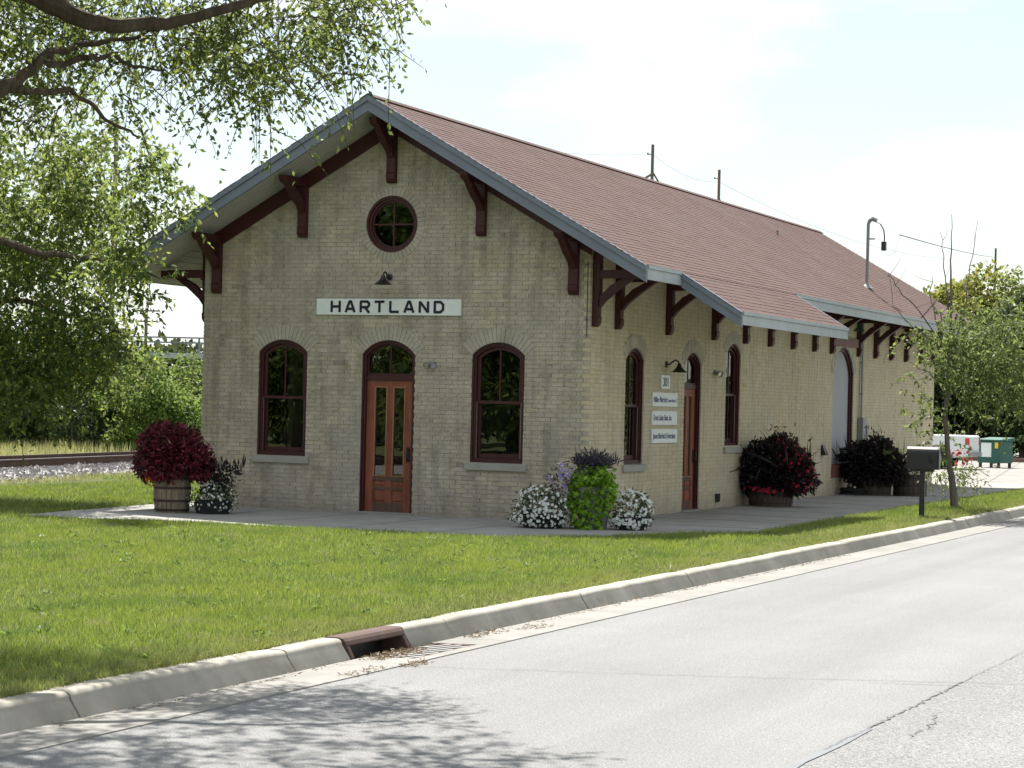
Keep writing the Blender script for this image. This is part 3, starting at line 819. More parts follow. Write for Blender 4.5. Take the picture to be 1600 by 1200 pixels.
# ------------------------------------------------------------------ the depot
W = 6.85; LEN = 24.93; XC = -W / 2; SL = 0.5725; ZR = 6.607; OX = 1.25; OG = 0.952
XE = OX; ZE = ZR - SL * (XE - XC)
TH = 0.26
def zroof(x): return ZR - SL * abs(x - XC)
depot = empty('train_depot', (0, 0, 0))
tag(depot, 'cream brick railway depot with red shingle gable roof and maroon brackets', 'building')
f_g = lambda u, v, d: (u, -d, v)
f_s = lambda u, v, d: (d, u, v)
f_l = lambda u, v, d: (-W - d, u, v)

def arc_of(w, zs, zt):
    h = zt - zs; R = (w * w / 4 + h * h) / (2 * h)
    return R, zt - R
def outline(c, w, zb, zs, zt, ins=0.0, bins=None, n=16):
    bins = ins if bins is None else bins
    R, cz = arc_of(w, zs, zt)
    r = R - ins; hw = w / 2 - ins
    a = math.asin(min(1, hw / r))
    pts = [(c - hw, zb + bins)]
    for i in range(n + 1):
        t = -a + 2 * a * i / n
        pts.append((c + r * math.sin(t), cz + r * math.cos(t)))
    pts.append((c + hw, zb + bins))
    return pts
def rect(c, w, z0, z1, ins=0.0): return [(c - w / 2 + ins, z0 + ins), (c - w / 2 + ins, z1 - ins), (c + w / 2 - ins, z1 - ins), (c + w / 2 - ins, z0 + ins)]

class Hole:
    def __init__(s, c, w, zb, zs, zt, ringw=0.235): s.c, s.w, s.zb, s.zs, s.zt, s.rw = c, w, zb, zs, zt, ringw; s.R, s.cz = arc_of(w, zs, zt); s.th = math.asin(min(1, w / 2 / s.R))
    def loop(s, e): return outline(s.c, s.w, s.zb, s.zs, s.zt, -e, -e)
    def half(s, z):
        """half width kept free of running bricks at height z"""
        h = -1
        if s.zb - 0.0 <= z <= s.zs: h = s.w / 2
        dz = z - s.cz
        if dz > 0 and z > s.zs - 0.12:
            ro = s.R + s.rw
            if dz < ro:
                h = max(h, min(math.sqrt(ro * ro - dz * dz), dz * math.tan(s.th)))
        return h
class Round:
    def __init__(s, c, z, r, rw): s.c, s.z, s.r, s.rw = c, z, r, rw
    def loop(s, e): return [(s.c + (s.r + e) * math.cos(2 * PI * k / 40), s.z + (s.r + e) * math.sin(2 * PI * k / 40)) for k in range(40)]
    def half(s, z):
        ro = s.r + s.rw; dz = abs(z - s.z)
        return math.sqrt(ro * ro - dz * dz) if dz < ro else -1

def wall_mesh(name, fn, outer, holes, d0, d1, mat):
    bm = bmesh.new()
    edges = []
    loops = [outer] + holes
    for lp in loops:
        vs_ = [bm.verts.new(fn(p[0], p[1], d0)) for p in lp]
        for i in range(len(vs_)): edges.append(bm.edges.new((vs_[i], vs_[(i + 1) % len(vs_)])))
    bmesh.ops.triangle_fill(bm, use_beauty=True, edges=edges)
    r = bmesh.ops.extrude_face_region(bm, geom=list(bm.faces))
    off = Vector(fn(0, 0, d1)) - Vector(fn(0, 0, d0))
    bmesh.ops.translate(bm, verts=[e for e in r['geom'] if isinstance(e, bmesh.types.BMVert)], vec=off)
    bmesh.ops.recalc_face_normals(bm, faces=bm.faces)
    me = bpy.data.meshes.new(name); bm.to_mesh(me); bm.free()
    return link_mesh(name, me, mat, depot)

CH, BL, JT = 0.0685, 0.212, 0.009
def courses(u0, u1, vbot, top, holes, corner0=None, corner1=None):
    """running-bond bricks as (u0,u1,v0,v1,full) clipped by holes and the roof line"""
    out = []
    k = 0; v = vbot
    while v < 7:
        zc = v + CH / 2
        free = []
        for h in holes:
            hw = h.half(zc)
            if hw > 0: free.append((h.c - hw, h.c + hw))
        a0 = u0; a1 = u1
        if corner0 is not None: a0 = u0 + (0 if (k % 2 == corner0) else 0.1 + JT)
        if corner1 is not None: a1 = u1 - (0 if (k % 2 == corner1) else 0.1 + JT)
        header = (k % 7 == 6)
        bl = BL / 2 if False else BL
        x = a0 - (bl / 2 if k % 2 else 0)
        any_ = False
        while x < a1:
            b0, b1 = max(x, a0), min(x + bl - JT, a1)
            segs = [(b0, b1)]
            for (f0, f1) in free:
                ns = []
                for (s0, s1) in segs:
                    if s1 <= f0 or s0 >= f1: ns.append((s0, s1)); continue
                    if s0 < f0: ns.append((s0, f0))
                    if s1 > f1: ns.append((f1, s1))
                segs = ns
            for (s0, s1) in segs:
                if s1 - s0 < 0.022: continue
                if zc + 0.05 > top((s0 + s1) / 2): continue
                out.append((s0, s1, v, v + CH - JT, abs((s1 - s0) - (bl - JT)) < 1e-6))
                any_ = True
            x += bl
        v += CH; k += 1
        if not any_ and v > 3: break
    return out

gh = [Hole(XC - 1.916, 0.90, 0.886, 2.572, 2.775), Hole(XC + 1.916, 0.90, 0.886, 2.572, 2.775), Hole(XC, 0.94, -0.05, 2.557, 2.787), Round(XC, 4.651, 0.456, 0.125)]
sh = [Hole(2.155, 0.90, 0.884, 2.574, 2.773), Hole(5.18, 0.94, -0.05, 2.557, 2.787), Hole(7.55, 0.90, 1.125, 2.811, 3.022), Hole(15.67, 1.78, 0.39, 2.62, 3.22)]
lh = [Hole(2.155, 0.90, 0.884, 2.574, 2.773), Hole(5.18, 0.90, 0.884, 2.557, 2.787), Hole(7.55, 0.90, 0.884, 2.574, 2.773)]
e = 0.006
topg = lambda u: zroof(u) - TH - 0.02
side_top = ZR - SL * (0 - XC) - TH - 0.02
wall_mesh('wall', f_g, [(-W + 0.008, -0.1), (-0.008, -0.1), (-0.008, topg(-0.008)), (XC, topg(XC)), (-W + 0.008, topg(-W + 0.008))], [h.loop(e) for h in gh], -0.008, -0.30, M['mortar'])
wall_mesh('wall', f_s, [(0.302, -0.1), (LEN - 0.302, -0.1), (LEN - 0.302, side_top), (0.302, side_top)], [h.loop(e) for h in sh], -0.008, -0.30, M['mortar'])
wall_mesh('wall', f_l, [(0.302, -0.1), (LEN - 0.302, -0.1), (LEN - 0.302, side_top), (0.302, side_top)], [h.loop(e) for h in lh], -0.008, -0.30, M['mortar'])
m = MB(); m.prism([(-W + 0.008, -0.1), (-0.008, -0.1), (-0.008, topg(-0.008)), (XC, topg(XC)), (-W + 0.008, topg(-W + 0.008))], LEN - 0.30, LEN - 0.008, 'y'); m.build('wall', M['mortar'], depot)

cg = courses(-W, 0, -0.02, topg, gh, None, 0)
full = sorted([c for c in cg if c[4]], key=lambda c: -c[0])[:300]
fs_ = set(full)
def brick_hexa(mb, s0, s1, v0, v1, deep=0.05):
    j = random.uniform(-0.002, 0.0022); t = [random.uniform(-0.0016, 0.0016) for _ in range(4)]
    w_ = random.uniform(-0.0012, 0.0012)
    mb.hexa([(s0 + w_, v0, -deep), (s1 + w_, v0, -deep), (s1 + w_, v1, -deep), (s0 + w_, v1, -deep), (s0 + w_, v0 + w_, j + t[0]), (s1 + w_, v0, j + t[1]), (s1 + w_, v1 - w_, j + t[2]), (s0 + w_, v1, j + t[3])])
bw = MB(f_g)
for c in cg:
    if c in fs_: continue
    brick_hexa(bw, c[0], c[1], c[2], c[3], 0.10 if c[1] > -0.001 else 0.05)
bw.build('brickwork', M['brick'], depot)['kind'] = 'stuff'
bmesh_variants = []
for k in range(6):
    mb = MB(f_g); brick_hexa(mb, -(BL - JT) / 2, (BL - JT) / 2, -(CH - JT) / 2, (CH - JT) / 2); me = mb.mesh('brick'); me.materials.append(M['brick']); bmesh_variants.append(me)
for c in full:
    link_mesh('brick', random.choice(bmesh_variants), None, depot, ((c[0] + c[1]) / 2, 0, (c[2] + c[3]) / 2))
bw = MB(f_s)
for c in courses(0, LEN, -0.02, lambda u: side_top, sh, 1, None): brick_hexa(bw, c[0], c[1], c[2], c[3], 0.10 if c[0] < 0.001 else 0.05)
bw.build('brickwork', M['brick_side'], depot)['kind'] = 'stuff'
bw = MB(f_l)
for c in courses(0.06, LEN, -0.02, lambda u: side_top, lh): brick_hexa(bw, c[0], c[1], c[2], c[3])
bw.build('brickwork', M['brick'], depot)['kind'] = 'stuff'

def voussoirs(fn, h, single, into=None):
    if isinstance(h, Round): c0, z0, r0, r1, a0, a1 = h.c, h.z, h.r + 0.002, h.r + h.rw, 0, 2 * PI
    else: c0, z0, r0, r1, a0, a1 = h.c, h.cz, h.R + 0.002, h.R + h.rw, -h.th, h.th
    n = max(4, int((a1 - a0) * (r0 + r1) / 2 / 0.070))
    for k in range(n):
        t0 = a0 + (a1 - a0) * k / n; t1 = a0 + (a1 - a0) * (k + 1) / n
        g0 = 0.0032 / r0; g1 = 0.0035 / r1
        P = [(c0 + r0 * math.sin(t0 + g0), z0 + r0 * math.cos(t0 + g0)), (c0 + r1 * math.sin(t0 + g1), z0 + r1 * math.cos(t0 + g1)),
             (c0 + r1 * math.sin(t1 - g1), z0 + r1 * math.cos(t1 - g1)), (c0 + r0 * math.sin(t1 - g0), z0 + r0 * math.cos(t1 - g0))]
        mb = into if into is not None else MB(fn)
        mb.plate(P, 0.004 + random.uniform(-0.0015, 0.002), -0.05)
        if into is None: mb.build('arch_brick', M['arch'], depot)
for h in gh: voussoirs(f_g, h, True)
am = MB(f_s)
for h in sh[:3]: voussoirs(f_s, h, False, am)
am.build('arch_brickwork', M['arch'], depot)['kind'] = 'stuff'
am = MB(f_s); voussoirs(f_s, sh[3], False, am)
am.build('arch_brickwork', M['arch'], depot)['kind'] = 'stuff'

def half_outline(c, w, zb, zs, zt, ins, side, gap=0.012, n=10):
    R, cz = arc_of(w, zs, zt); r = R - ins; hw = w / 2 - ins
    a = math.asin(min(1, hw / r)); a0 = math.asin(gap / r)
    pts = [(c + side * gap, zb)]
    for i in range(n + 1):
        t = a0 + (a - a0) * i / n
        pts.append((c + side * r * math.sin(t), cz + r * math.cos(t)))
    pts.append((c + side * hw, zb))
    return pts
def window(fn, h, muntin=True, out_sill=True):
    c, w, zb, zs, zt = h.c, h.w, h.zb, h.zs, h.zt
    m = MB(fn)
    m.ring(outline(c, w, zb, zs, zt, -0.012), outline(c, w, zb, zs, zt, 0.062), -0.045, -0.20)
    m.ring(outline(c, w, zb, zs, zt, 0.001), outline(c, w, zb, zs, zt, 0.028), -0.022, -0.044)
    win = m.build('window', M['maroon'], depot)
    zm = zb + (zt - zb) * 0.50
    m = MB(fn); m.ring(outline(c, w, zm - 0.02, zs, zt, 0.066, 0.0), outline(c, w, zm - 0.02, zs, zt, 0.118, 0.045), -0.085, -0.122); m.build('sash', M['maroon'], win)
    m = MB(fn); m.ring(rect(c, w, zb - 0.0, zm + 0.07, 0.066), [(c - w / 2 + 0.118, zb + 0.135), (c - w / 2 + 0.118, zm - 0.02), (c + w / 2 - 0.118, zm - 0.02), (c + w / 2 - 0.118, zb + 0.135)], -0.125, -0.16); m.build('sash', M['maroon'], win)
    if muntin:
        m = MB(fn); m.box(c - 0.011, c + 0.011, zm + 0.026, zt - 0.115, -0.092, -0.116); m.build('muntin', M['maroon'], win)
    for sd_ in (-1, 1):
        m = MB(fn); m.plate(half_outline(c, w, zm + 0.02, zs, zt, 0.114, sd_, 0.009), -0.103, -0.108); m.build('pane', M['glass'], win)
    m = MB(fn); m.plate([(c - w / 2 + 0.114, zb + 0.13), (c - w / 2 + 0.114, zm - 0.015), (c + w / 2 - 0.114, zm - 0.015), (c + w / 2 - 0.114, zb + 0.13)], -0.140, -0.145); m.build('pane', M['glass'], win)
    for sd_ in (-1, 1):
        u = c + sd_ * (w / 2 - 0.072)
        m = MB(fn); m.box(u - 0.005, u + 0.005, zb + 0.067, zm, -0.070, -0.083); m.build('screen_track', M['screen_track'], win)
    if out_sill:
        m = MB(fn); m.hexa([(c - w / 2 - 0.075, zb - 0.125, -0.04), (c + w / 2 + 0.075, zb - 0.125, -0.04), (c + w / 2 + 0.075, zb - 0.002, -0.04), (c - w / 2 - 0.075, zb - 0.002, -0.04),
                            (c - w / 2 - 0.075, zb - 0.125, 0.045), (c + w / 2 + 0.075, zb - 0.125, 0.045), (c + w / 2 + 0.075, zb - 0.02, 0.045), (c - w / 2 - 0.075, zb - 0.02, 0.045)])
        m.build('sill', M['sill'], win, bevel=0.006)
    return win
for h in gh[:2]: window(f_g, h)
for h in (sh[0], sh[2]): window(f_s, h)
for h in lh: window(f_l, h)
# round window
h = gh[3]
def circ(r, n=40): return [(h.c + r * math.cos(2 * PI * k / n), h.z + r * math.sin(2 * PI * k / n)) for k in range(n)]
m = MB(f_g); m.ring(circ(0.468), circ(0.385), -0.045, -0.18); m.ring(circ(0.455), circ(0.425), -0.015, -0.044); rwn = m.build('window', M['maroon'], depot); rwn['label'] = 'round window in the gable'
m = MB(f_g); m.ring(circ(0.383), circ(0.355), -0.075, -0.11); m.build('sash', M['maroon'], rwn)
m = MB(f_g); m.box(h.c - 0.013, h.c + 0.013, h.z - 0.352, h.z + 0.352, -0.083, -0.105); m.build('muntin', M['maroon'], rwn)
m = MB(f_g); m.box(h.c - 0.352, h.c - 0.015, h.z - 0.013, h.z + 0.013, -0.084, -0.104); m.box(h.c + 0.015, h.c + 0.352, h.z - 0.013, h.z + 0.013, -0.084, -0.104); m.build('muntin', M['maroon'], rwn)
for qd in range(4):
    P = [(0.011, 0.011)] + [(max(0.011, 0.36 * math.cos(PI / 2 * k / 10)), max(0.011, 0.36 * math.sin(PI / 2 * k / 10))) for k in range(11)]
    sx, sy = [(1, 1), (-1, 1), (-1, -1), (1, -1)][qd]
    m = MB(f_g); m.plate([(h.c + sx * p[0], h.z + sy * p[1]) for p in P], -0.091, -0.096); m.build('pane', M['glass'], rwn)

def door(fn, h, side_handle=1):
    c, w, zs, zt = h.c, h.w, h.zs, h.zt
    m = MB(fn)
    m.ring(outline(c, w, 0.012, zs, zt, -0.012, -0.0), outline(c, w, 0.012, zs, zt, 0.055, 0.0001), -0.045, -0.20)
    m.ring(outline(c, w, 0.012, zs, zt, 0.001, 0.0), outline(c, w, 0.012, zs, zt, 0.024, 0.0001), -0.022, -0.044)
    m.box(c - w / 2 + 0.056, c + w / 2 - 0.056, 2.145, 2.225, -0.07, -0.17)
    fr = m.build('door_frame', M['maroon'], depot)
    m = MB(fn); m.ring(outline(c, w, 2.226, zs, zt, 0.057, 0.0), outline(c, w, 2.226, zs, zt, 0.085, 0.03), -0.09, -0.12); m.box(c - 0.01, c + 0.01, 2.257, zt - 0.086, -0.094, -0.118); m.build('transom_sash', M['maroon'], fr)
    for s in (-1, 1):
        m = MB(fn); m.plate(half_outline(c, w, 2.25, zs, zt, 0.08, s, 0.008), -0.103, -0.108); m.build('pane', M['glass'], fr)
    x0 = c - w / 2 + 0.058; lw = w - 0.116; z0, z1 = 0.03, 2.141
    U = lambda t: x0 + lw * t
    m = MB(fn)
    for a, b in ((0, 0.165), (0.445, 0.565), (0.835, 1.0)):
        m.box(U(a), U(b), z0 + (0.0 if a != 0.445 else 0.15), z1 - (0.0 if a != 0.445 else 0.095), -0.095, -0.140)
    m.box(U(0.165), U(0.835), z1 - 0.095, z1, -0.096, -0.139)
    dl = m.build('door', M['door'], depot)
    for za, zb_ in ((0.03, 0.18), (0.385, 0.43), (0.53, 0.60)):
        m = MB(fn); m.box(U(0.166), U(0.834), za, zb_, -0.0935, -0.139); m.build('cross_rail', M['door_dark'], dl)
    for a, b in ((0.165, 0.445), (0.565, 0.835)):
        ring_o = [(U(a), 0.60), (U(a), z1 - 0.095), (U(b), z1 - 0.095), (U(b), 0.60)]
        ring_i = [(U(a) + 0.02, 0.615), (U(a) + 0.02, z1 - 0.115), (U(b) - 0.02, z1 - 0.115), (U(b) - 0.02, 0.615)]
        m = MB(fn); m.ring(ring_o, ring_i, -0.088, -0.12); m.build('glass_bead', M['door_pale'], dl)
        m = MB(fn); m.plate([(U(a) + 0.015, 0.61), (U(a) + 0.015, z1 - 0.11), (U(b) - 0.015, z1 - 0.11), (U(b) - 0.015, 0.61)], -0.112, -0.118); m.build('pane', M['glass'], dl)
        for za, zb_ in ((0.18, 0.385), (0.43, 0.53)):
            m = MB(fn); m.box(U(a), U(b), za, zb_, -0.112, -0.13)
            m.hexa([(U(a) + 0.02, za + 0.02, -0.112), (U(b) - 0.02, za + 0.02, -0.112), (U(b) - 0.02, zb_ - 0.02, -0.112), (U(a) + 0.02, zb_ - 0.02, -0.112),
                    (U(a) + 0.04, za + 0.035, -0.100), (U(b) - 0.04, za + 0.035, -0.100), (U(b) - 0.04, zb_ - 0.035, -0.100), (U(a) + 0.04, zb_ - 0.035, -0.100)])
            m.build('panel', M['door'], dl)
    m = MB(fn); m.box(U(0.885), U(0.955), 0.84, 1.08, -0.085, -0.0945)
    m.tube([(U(0.92), 1.05, -0.085), (U(0.92), 1.03, -0.035), (U(0.92), 0.95, -0.028), (U(0.92), 0.89, -0.035), (U(0.92), 0.87, -0.085)], 0.011, 6)
    m.build('handle', M['black_metal'], dl)
    m = MB(fn); m.box(c - w / 2 - 0.03, c + w / 2 + 0.03, 0.009, 0.03, -0.2, 0.06); m.build('threshold', M['walk'], depot)
door(f_g, gh[2]); door(f_s, sh[1])
# freight door on the side
h = sh[3]
m = MB(f_s); m.ring(outline(h.c, h.w, h.zb, h.zs, h.zt, -0.012), outline(h.c, h.w, h.zb, h.zs, h.zt, 0.09), -0.05, -0.26)
m.ring(outline(h.c, h.w, h.zb, h.zs, h.zt, 0.001), outline(h.c, h.w, h.zb, h.zs, h.zt, 0.03), -0.02, -0.049)
fd = m.build('freight_door_frame', M['maroon'], depot)
m = MB(f_s); m.plate(outline(h.c, h.w, 0.66, h.zs, h.zt, 0.085, 0.0), -0.10, -0.14); m.build('freight_door', M['panel_grey'], depot)
m = MB(f_s); m.box(h.c - h.w / 2 + 0.0, h.c + h.w / 2 + 0.0, 0.38, 0.655, 0.03, -0.11); m.build('sill_board', paint('brown_red_board', (0.16, 0.065, 0.05), 0.6), depot)
m = MB(f_s); m.box(14.57, 16.74, 3.235, 3.42, 0.001, 0.06); m.build('header_board', paint('dull_red_board', (0.17, 0.085, 0.08), 0.6), depot)

# brackets: post on the wall, arm under the soffit, brace between
def bracket(fn, u, zb, arm_len, ztop_arm, zpost, lo=0.30):
    """local (u along the wall, v up, d outward)"""
    hw = 0.075
    def pr(m, prof, h_):  # prof in (d, v)
        n = len(prof)
        vs_ = [(u - h_, v, d) for d, v in prof] + [(u + h_, v, d) for d, v in prof]
        m.add(vs_, [tuple(range(n)), tuple(range(2 * n - 1, n - 1, -1))] + [(i, i + n, (i + 1) % n + n, (i + 1) % n) for i in range(n)])
    m = MB(fn)
    pr(m, [(0.003, zb), (0.055, zb), (0.085, zb + 0.025), (0.108, zb + 0.07), (0.112, zb + 0.15), (0.098, zb + 0.17), (0.098, zb + 0.42), (0.112, zb + 0.45), (0.112, zpost), (0.003, zpost)], hw)
    b = m.build('bracket', M['maroon'], depot)
    m = MB(fn)
    za = ztop_arm
    pr(m, [(0.114, za - 0.125), (arm_len - 0.10, za - 0.125), (arm_len - 0.04, za - 0.10), (arm_len, za - 0.05), (arm_len, za), (0.114, za)], hw - 0.008)
    m.build('arm', M['maroon'], b)
    m = MB(fn)
    al = arm_len * 0.80
    pr(m, [(0.113, zb + lo), (0.19, zb + lo + 0.10), (al * 0.62, (zb + za) / 2 + 0.13), (al + 0.02, za - 0.127), (al - 0.13, za - 0.127), (al * 0.45, (zb + za) / 2 + 0.20), (0.113, zb + lo + 0.17)], hw - 0.018)
    m.build('brace', M['maroon'], b)
for k, (du, zb) in enumerate(((0, 5.302), (-1.5865, 4.442), (1.5865, 4.442), (-3.17, 3.524), (3.17, 3.524))):
    u = XC + du
    zs_ = zroof(u) - TH - SL * 0.075
    bracket(f_g, u, zb, 0.78, zs_ - 0.005 if k else zs_ - 0.03, zs_ - 0.002, 0.40)
side_b = [0.18, 1.20, 3.69, 6.23, 8.15, 9.81, 11.45, 13.08, 14.49, 16.82, 18.4, 19.95, 21.5, 23.1, 24.6]
for y in side_b:
    bracket(f_s, y, 3.042, 0.80, 3.92, 4.20)
    if y > 14.6 or y < 9: bracket(f_l, y, 3.042, 0.80, 3.92, 4.20)

# roof
roof = empty('roof', (0, 0, 0)); roof.parent = depot
Y0, Y1 = -OG, LEN + OG
def slope_poly(sgn, t0, t1, x_in=0.0, x_out=None):
    """2D (x, z) band under the roof line, between vertical offsets t0 and t1"""
    xo = (XE - XC) if x_out is None else x_out
    f = lambda dx: XC + sgn * dx
    z = lambda dx: ZR - SL * dx
    return [(f(x_in), z(x_in) - t0), (f(xo), z(xo) - t0), (f(xo), z(xo) - t1), (f(x_in), z(x_in) - t1)]
HWX = XE - XC
for s in (-1, 1):
    m = MB(); m.prism(slope_poly(s, 0.02, 0.215, 0.001, HWX - 0.035), Y0 + 0.055, Y1 - 0.055, 'y'); m.build('roof_deck', M['soffit'], roof)
    for ya, yb in ((Y0, Y0 + 0.05), (Y1 - 0.05, Y1)):
        m = MB(); m.prism(slope_poly(s, 0.10, TH, 0.0005, HWX), ya, yb, 'y'); m.build('rake_board', M['grey_trim'], roof)
    for ya, yb in ((Y0 - 0.028, Y0 + 0.05), (Y1 - 0.05, Y1 + 0.028)):
        m = MB(); m.prism(slope_poly(s, 0.006, 0.098, 0.0005, HWX + 0.01), ya, yb, 'y'); m.build('rake_moulding', M['grey_trim'], roof)
    # soffit boards over the gable overhang, run up the slope
    m = MB(); k = Y0 + 0.054
    while k < -0.005:
        kb = min(k + 0.148, -0.002); m.prism(slope_poly(s, 0.218, 0.234 + random.uniform(0, 0.002), 0.002, HWX - 0.04), k, kb - 0.009, 'y'); k += 0.152
    m.build('soffit_boards', M['soffit'], roof)
    # soffit boards along the eave
    m = MB()
    x = 3.43
    while x < HWX - 0.06:
        xb = min(x + 0.148, HWX - 0.042); m.prism(slope_poly(s, 0.218, 0.233, x, xb - 0.009), 0.002, Y1 - 0.06, 'y'); x += 0.152
    m.build('soffit_boards', M['soffit'], roof)
    # maroon frieze on the gable wall under the soffit
    m = MB(); m.prism(slope_poly(s, TH - 0.02, TH + 0.235, 0.001, W / 2 + 0.03), -0.055, -0.006, 'y'); m.build('frieze_board', M['maroon'], roof)
    # purlin end over the corner
    m = MB(); m.box(min(XC + s * 3.44, XC + s * 4.25), max(XC + s * 3.44, XC + s * 4.25), -0.05, 0.08, 3.78, 3.90) if s < 0 else None
    if s < 0: m.build('lookout', M['maroon'], roof)
def fascia(x0, x1, ya, yb, zt, hgt, name='fascia'):
    m = MB(); m.box(x0, x1, ya, yb, zt - hgt, zt - 0.055); m.build(name, M['eave_trim'], roof)
    m = MB(); m.box(x0 - 0.01, x1 + 0.022, ya, yb, zt - 0.053, zt + 0.004); m.build('fascia_moulding', M['eave_trim'], roof)
fascia(XE - 0.03, XE + 0.005, Y0 + 0.052, 0.670, ZE, 0.215); fascia(XE - 0.03, XE + 0.005, 7.222, Y1 - 0.052, ZE, 0.215)
fascia(2 * XC - XE - 0.005, 2 * XC - XE + 0.03, Y0 + 0.052, Y1 - 0.052, ZE, 0.215)
# lower lean-to extension of the roof over the entrance bay
EX, EZ, EY0, EY1 = 2.24, 3.322, 0.672, 7.22
es = (ZE - EZ) / (EX - XE)
def eband(t0, t1, xa=XE + 0.006, xb=EX): return [(xa, ZE - es * (xa - XE) - t0), (xb, ZE - es * (xb - XE) - t0), (xb, ZE - es * (xb - XE) - t1), (xa, ZE - es * (xa - XE) - t1)]
m = MB(); m.prism(eband(0.02, 0.19, XE - 0.25, EX - 0.035), EY0 + 0.05, EY1 - 0.05, 'y'); m.build('extension_deck', M['soffit'], roof)
for ya, yb in ((EY0, EY0 + 0.045), (EY1 - 0.045, EY1)):
    m = MB(); m.prism(eband(0.10, 0.24), ya, yb, 'y'); m.build('rake_board', M['grey_trim'], roof)
for ya, yb in ((EY0 - 0.025, EY0 + 0.045), (EY1 - 0.045, EY1 + 0.025)):
    m = MB(); m.prism(eband(0.006, 0.098, XE + 0.006, EX + 0.01), ya, yb, 'y'); m.build('rake_moulding', M['grey_trim'], roof)
fascia(EX - 0.03, EX + 0.005, EY0 + 0.046, EY1 - 0.046, EZ, 0.205)
# shingles, tab by tab
def tabs(xa, za, dirx, length, slope, ya, yb, tabw, expo=0.127):
    th = math.atan(slope); cx, sz_ = math.cos(th) * dirx, -math.sin(th)
    nx, nz = math.sin(th) * dirx, math.cos(th)
    rows = int(length / expo) + 1
    V = []
    for r in range(rows):
        s0 = r * expo; s1 = min(s0 + expo + 0.004, length + 0.012)
        off = (r % 2) * tabw / 2 + RS.uniform(-0.01, 0.01)
        ys = np.arange(ya - tabw + off, yb, tabw)
        for y in ys:
            a, b = max(y + 0.003, ya - 0.02), min(y + tabw - 0.003, yb + 0.02)
            if b - a < 0.02: continue
            lift = RS.uniform(0.006, 0.0095)
            p = lambda s, n, yy_: (xa + cx * s + nx * n, yy_, za + sz_ * s + nz * n)
            e0, e1 = 0.0005, lift
            A, B, C_, D_ = p(s0, e0 + 0.002, a), p(s0, e0 + 0.002, b), p(s1, e1, b), p(s1, e1, a)
            E_, F_ = p(s1, -0.012, b), p(s1, -0.012, a)
            V += [A, B, C_, D_, D_, C_, E_, F_]
    return np.array(V)
SLL = HWX / math.cos(math.atan(SL))
o = poly_mesh('shingles', tabs(XC, ZR - 0.012, 1, SLL, SL, Y0 - 0.02, Y1 + 0.02, 0.305), 4, M['shingle'], roof, kind='stuff')
o = poly_mesh('shingles', tabs(XC, ZR - 0.012, -1, SLL, SL, Y0 - 0.02, Y1 + 0.02, 0.61), 4, M['shingle'], roof, kind='stuff')
o = poly_mesh('shingles', tabs(XE - 0.02, ZE - 0.004, 1, math.hypot(EX - XE + 0.02, ZE - EZ) + 0.01, es, EY0 - 0.02, EY1 + 0.02, 0.305), 4, M['shingle'], roof, kind='stuff')
m = MB()
k = Y0 - 0.02
while k < Y1:
    for s in (-1, 1):
        m.hexa([(XC, k, ZR + 0.004), (XC + s * 0.13, k, ZR - 0.13 * SL + 0.004), (XC + s * 0.13, k + 0.20, ZR - 0.13 * SL + 0.008), (XC, k + 0.20, ZR + 0.008),
                (XC, k, ZR + 0.016), (XC + s * 0.135, k, ZR - 0.13 * SL + 0.016), (XC + s * 0.135, k + 0.20, ZR - 0.13 * SL + 0.020), (XC, k + 0.20, ZR + 0.020)])
    k += 0.203
m.build('ridge_cap', M['shingle'], roof)
m = MB(); m.lathe([(0.025, -0.1), (0.025, 0.08), (0.035, 0.08), (0.035, 0.10)], 10, (-2.05, 17.33, 5.82)); m.build('vent_pipe', M['grey_metal'], roof)
# interior: floor, ceiling and a cross wall so that the rooms read dark behind the glass
m = MB(); m.box(-W + 0.31, -0.31, 0.31, LEN - 0.31, -0.05, 0.02); m.build('interior_floor', M['tie'], depot)
m = MB(); m.box(-W + 0.31, -0.31, 0.31, LEN - 0.31, 3.45, 3.5); m.build('interior_ceiling', M['plaster'], depot)
m = MB(); m.box(-W + 0.31, -0.31, 9.4, 9.5, 0.021, 3.449); m.build('interior_wall', M['plaster'], depot)
m = MB(); m.box(-W + 0.301, -W + 0.309, 0.31, 9.39, 0.021, 0.80); m.build('wainscot', M['tie'], depot)
m = MB(); m.tube([(-0.035, -0.008, 2.88), (-0.035, -0.008, 4.05)], 0.006, 5); m.build('quoin_joint_strip', M['rubber'], depot)  # thin dark strip added to draw the joint line between the corner quoins
# conduit, meter boxes and small wall fittings
m = MB(); m.tube([(0.05, 17.12, 1.6), (0.05, 17.12, 4.12)], 0.022, 8); m.tube([(0.04, 16.96, 1.0), (0.04, 16.96, 4.12)], 0.012, 6)
for z in (2.2, 2.9, 3.6): m.box(0.001, 0.075, 17.07, 17.17, z, z + 0.03)
m.build('conduit', M['grey_metal'], depot)
m = MB(); m.box(0.001, 0.13, 17.0, 17.26, 1.05, 1.68); m.build('meter_box', M['grey_metal'], depot, bevel=0.01)
m = MB(); m.box(0.001, 0.10, 17.50, 17.66, 1.25, 1.52); m.build('meter_box', M['grey_metal'], depot, bevel=0.01)
m = MB(); m.hexa([(0.001, 13.9, 0.88), (0.11, 13.9, 0.88), (0.11, 14.12, 0.88), (0.001, 14.12, 0.88), (0.001, 13.9, 1.1), (0.03, 13.9, 1.1), (0.03, 14.12, 1.1), (0.001, 14.12, 1.1)]); m.build('wall_vent', M['black_metal'], depot)
m = MB(); m.box(0.001, 0.03, 6.6, 6.82, 0.12, 0.27); m.build('wall_vent', M['black_metal'], depot)

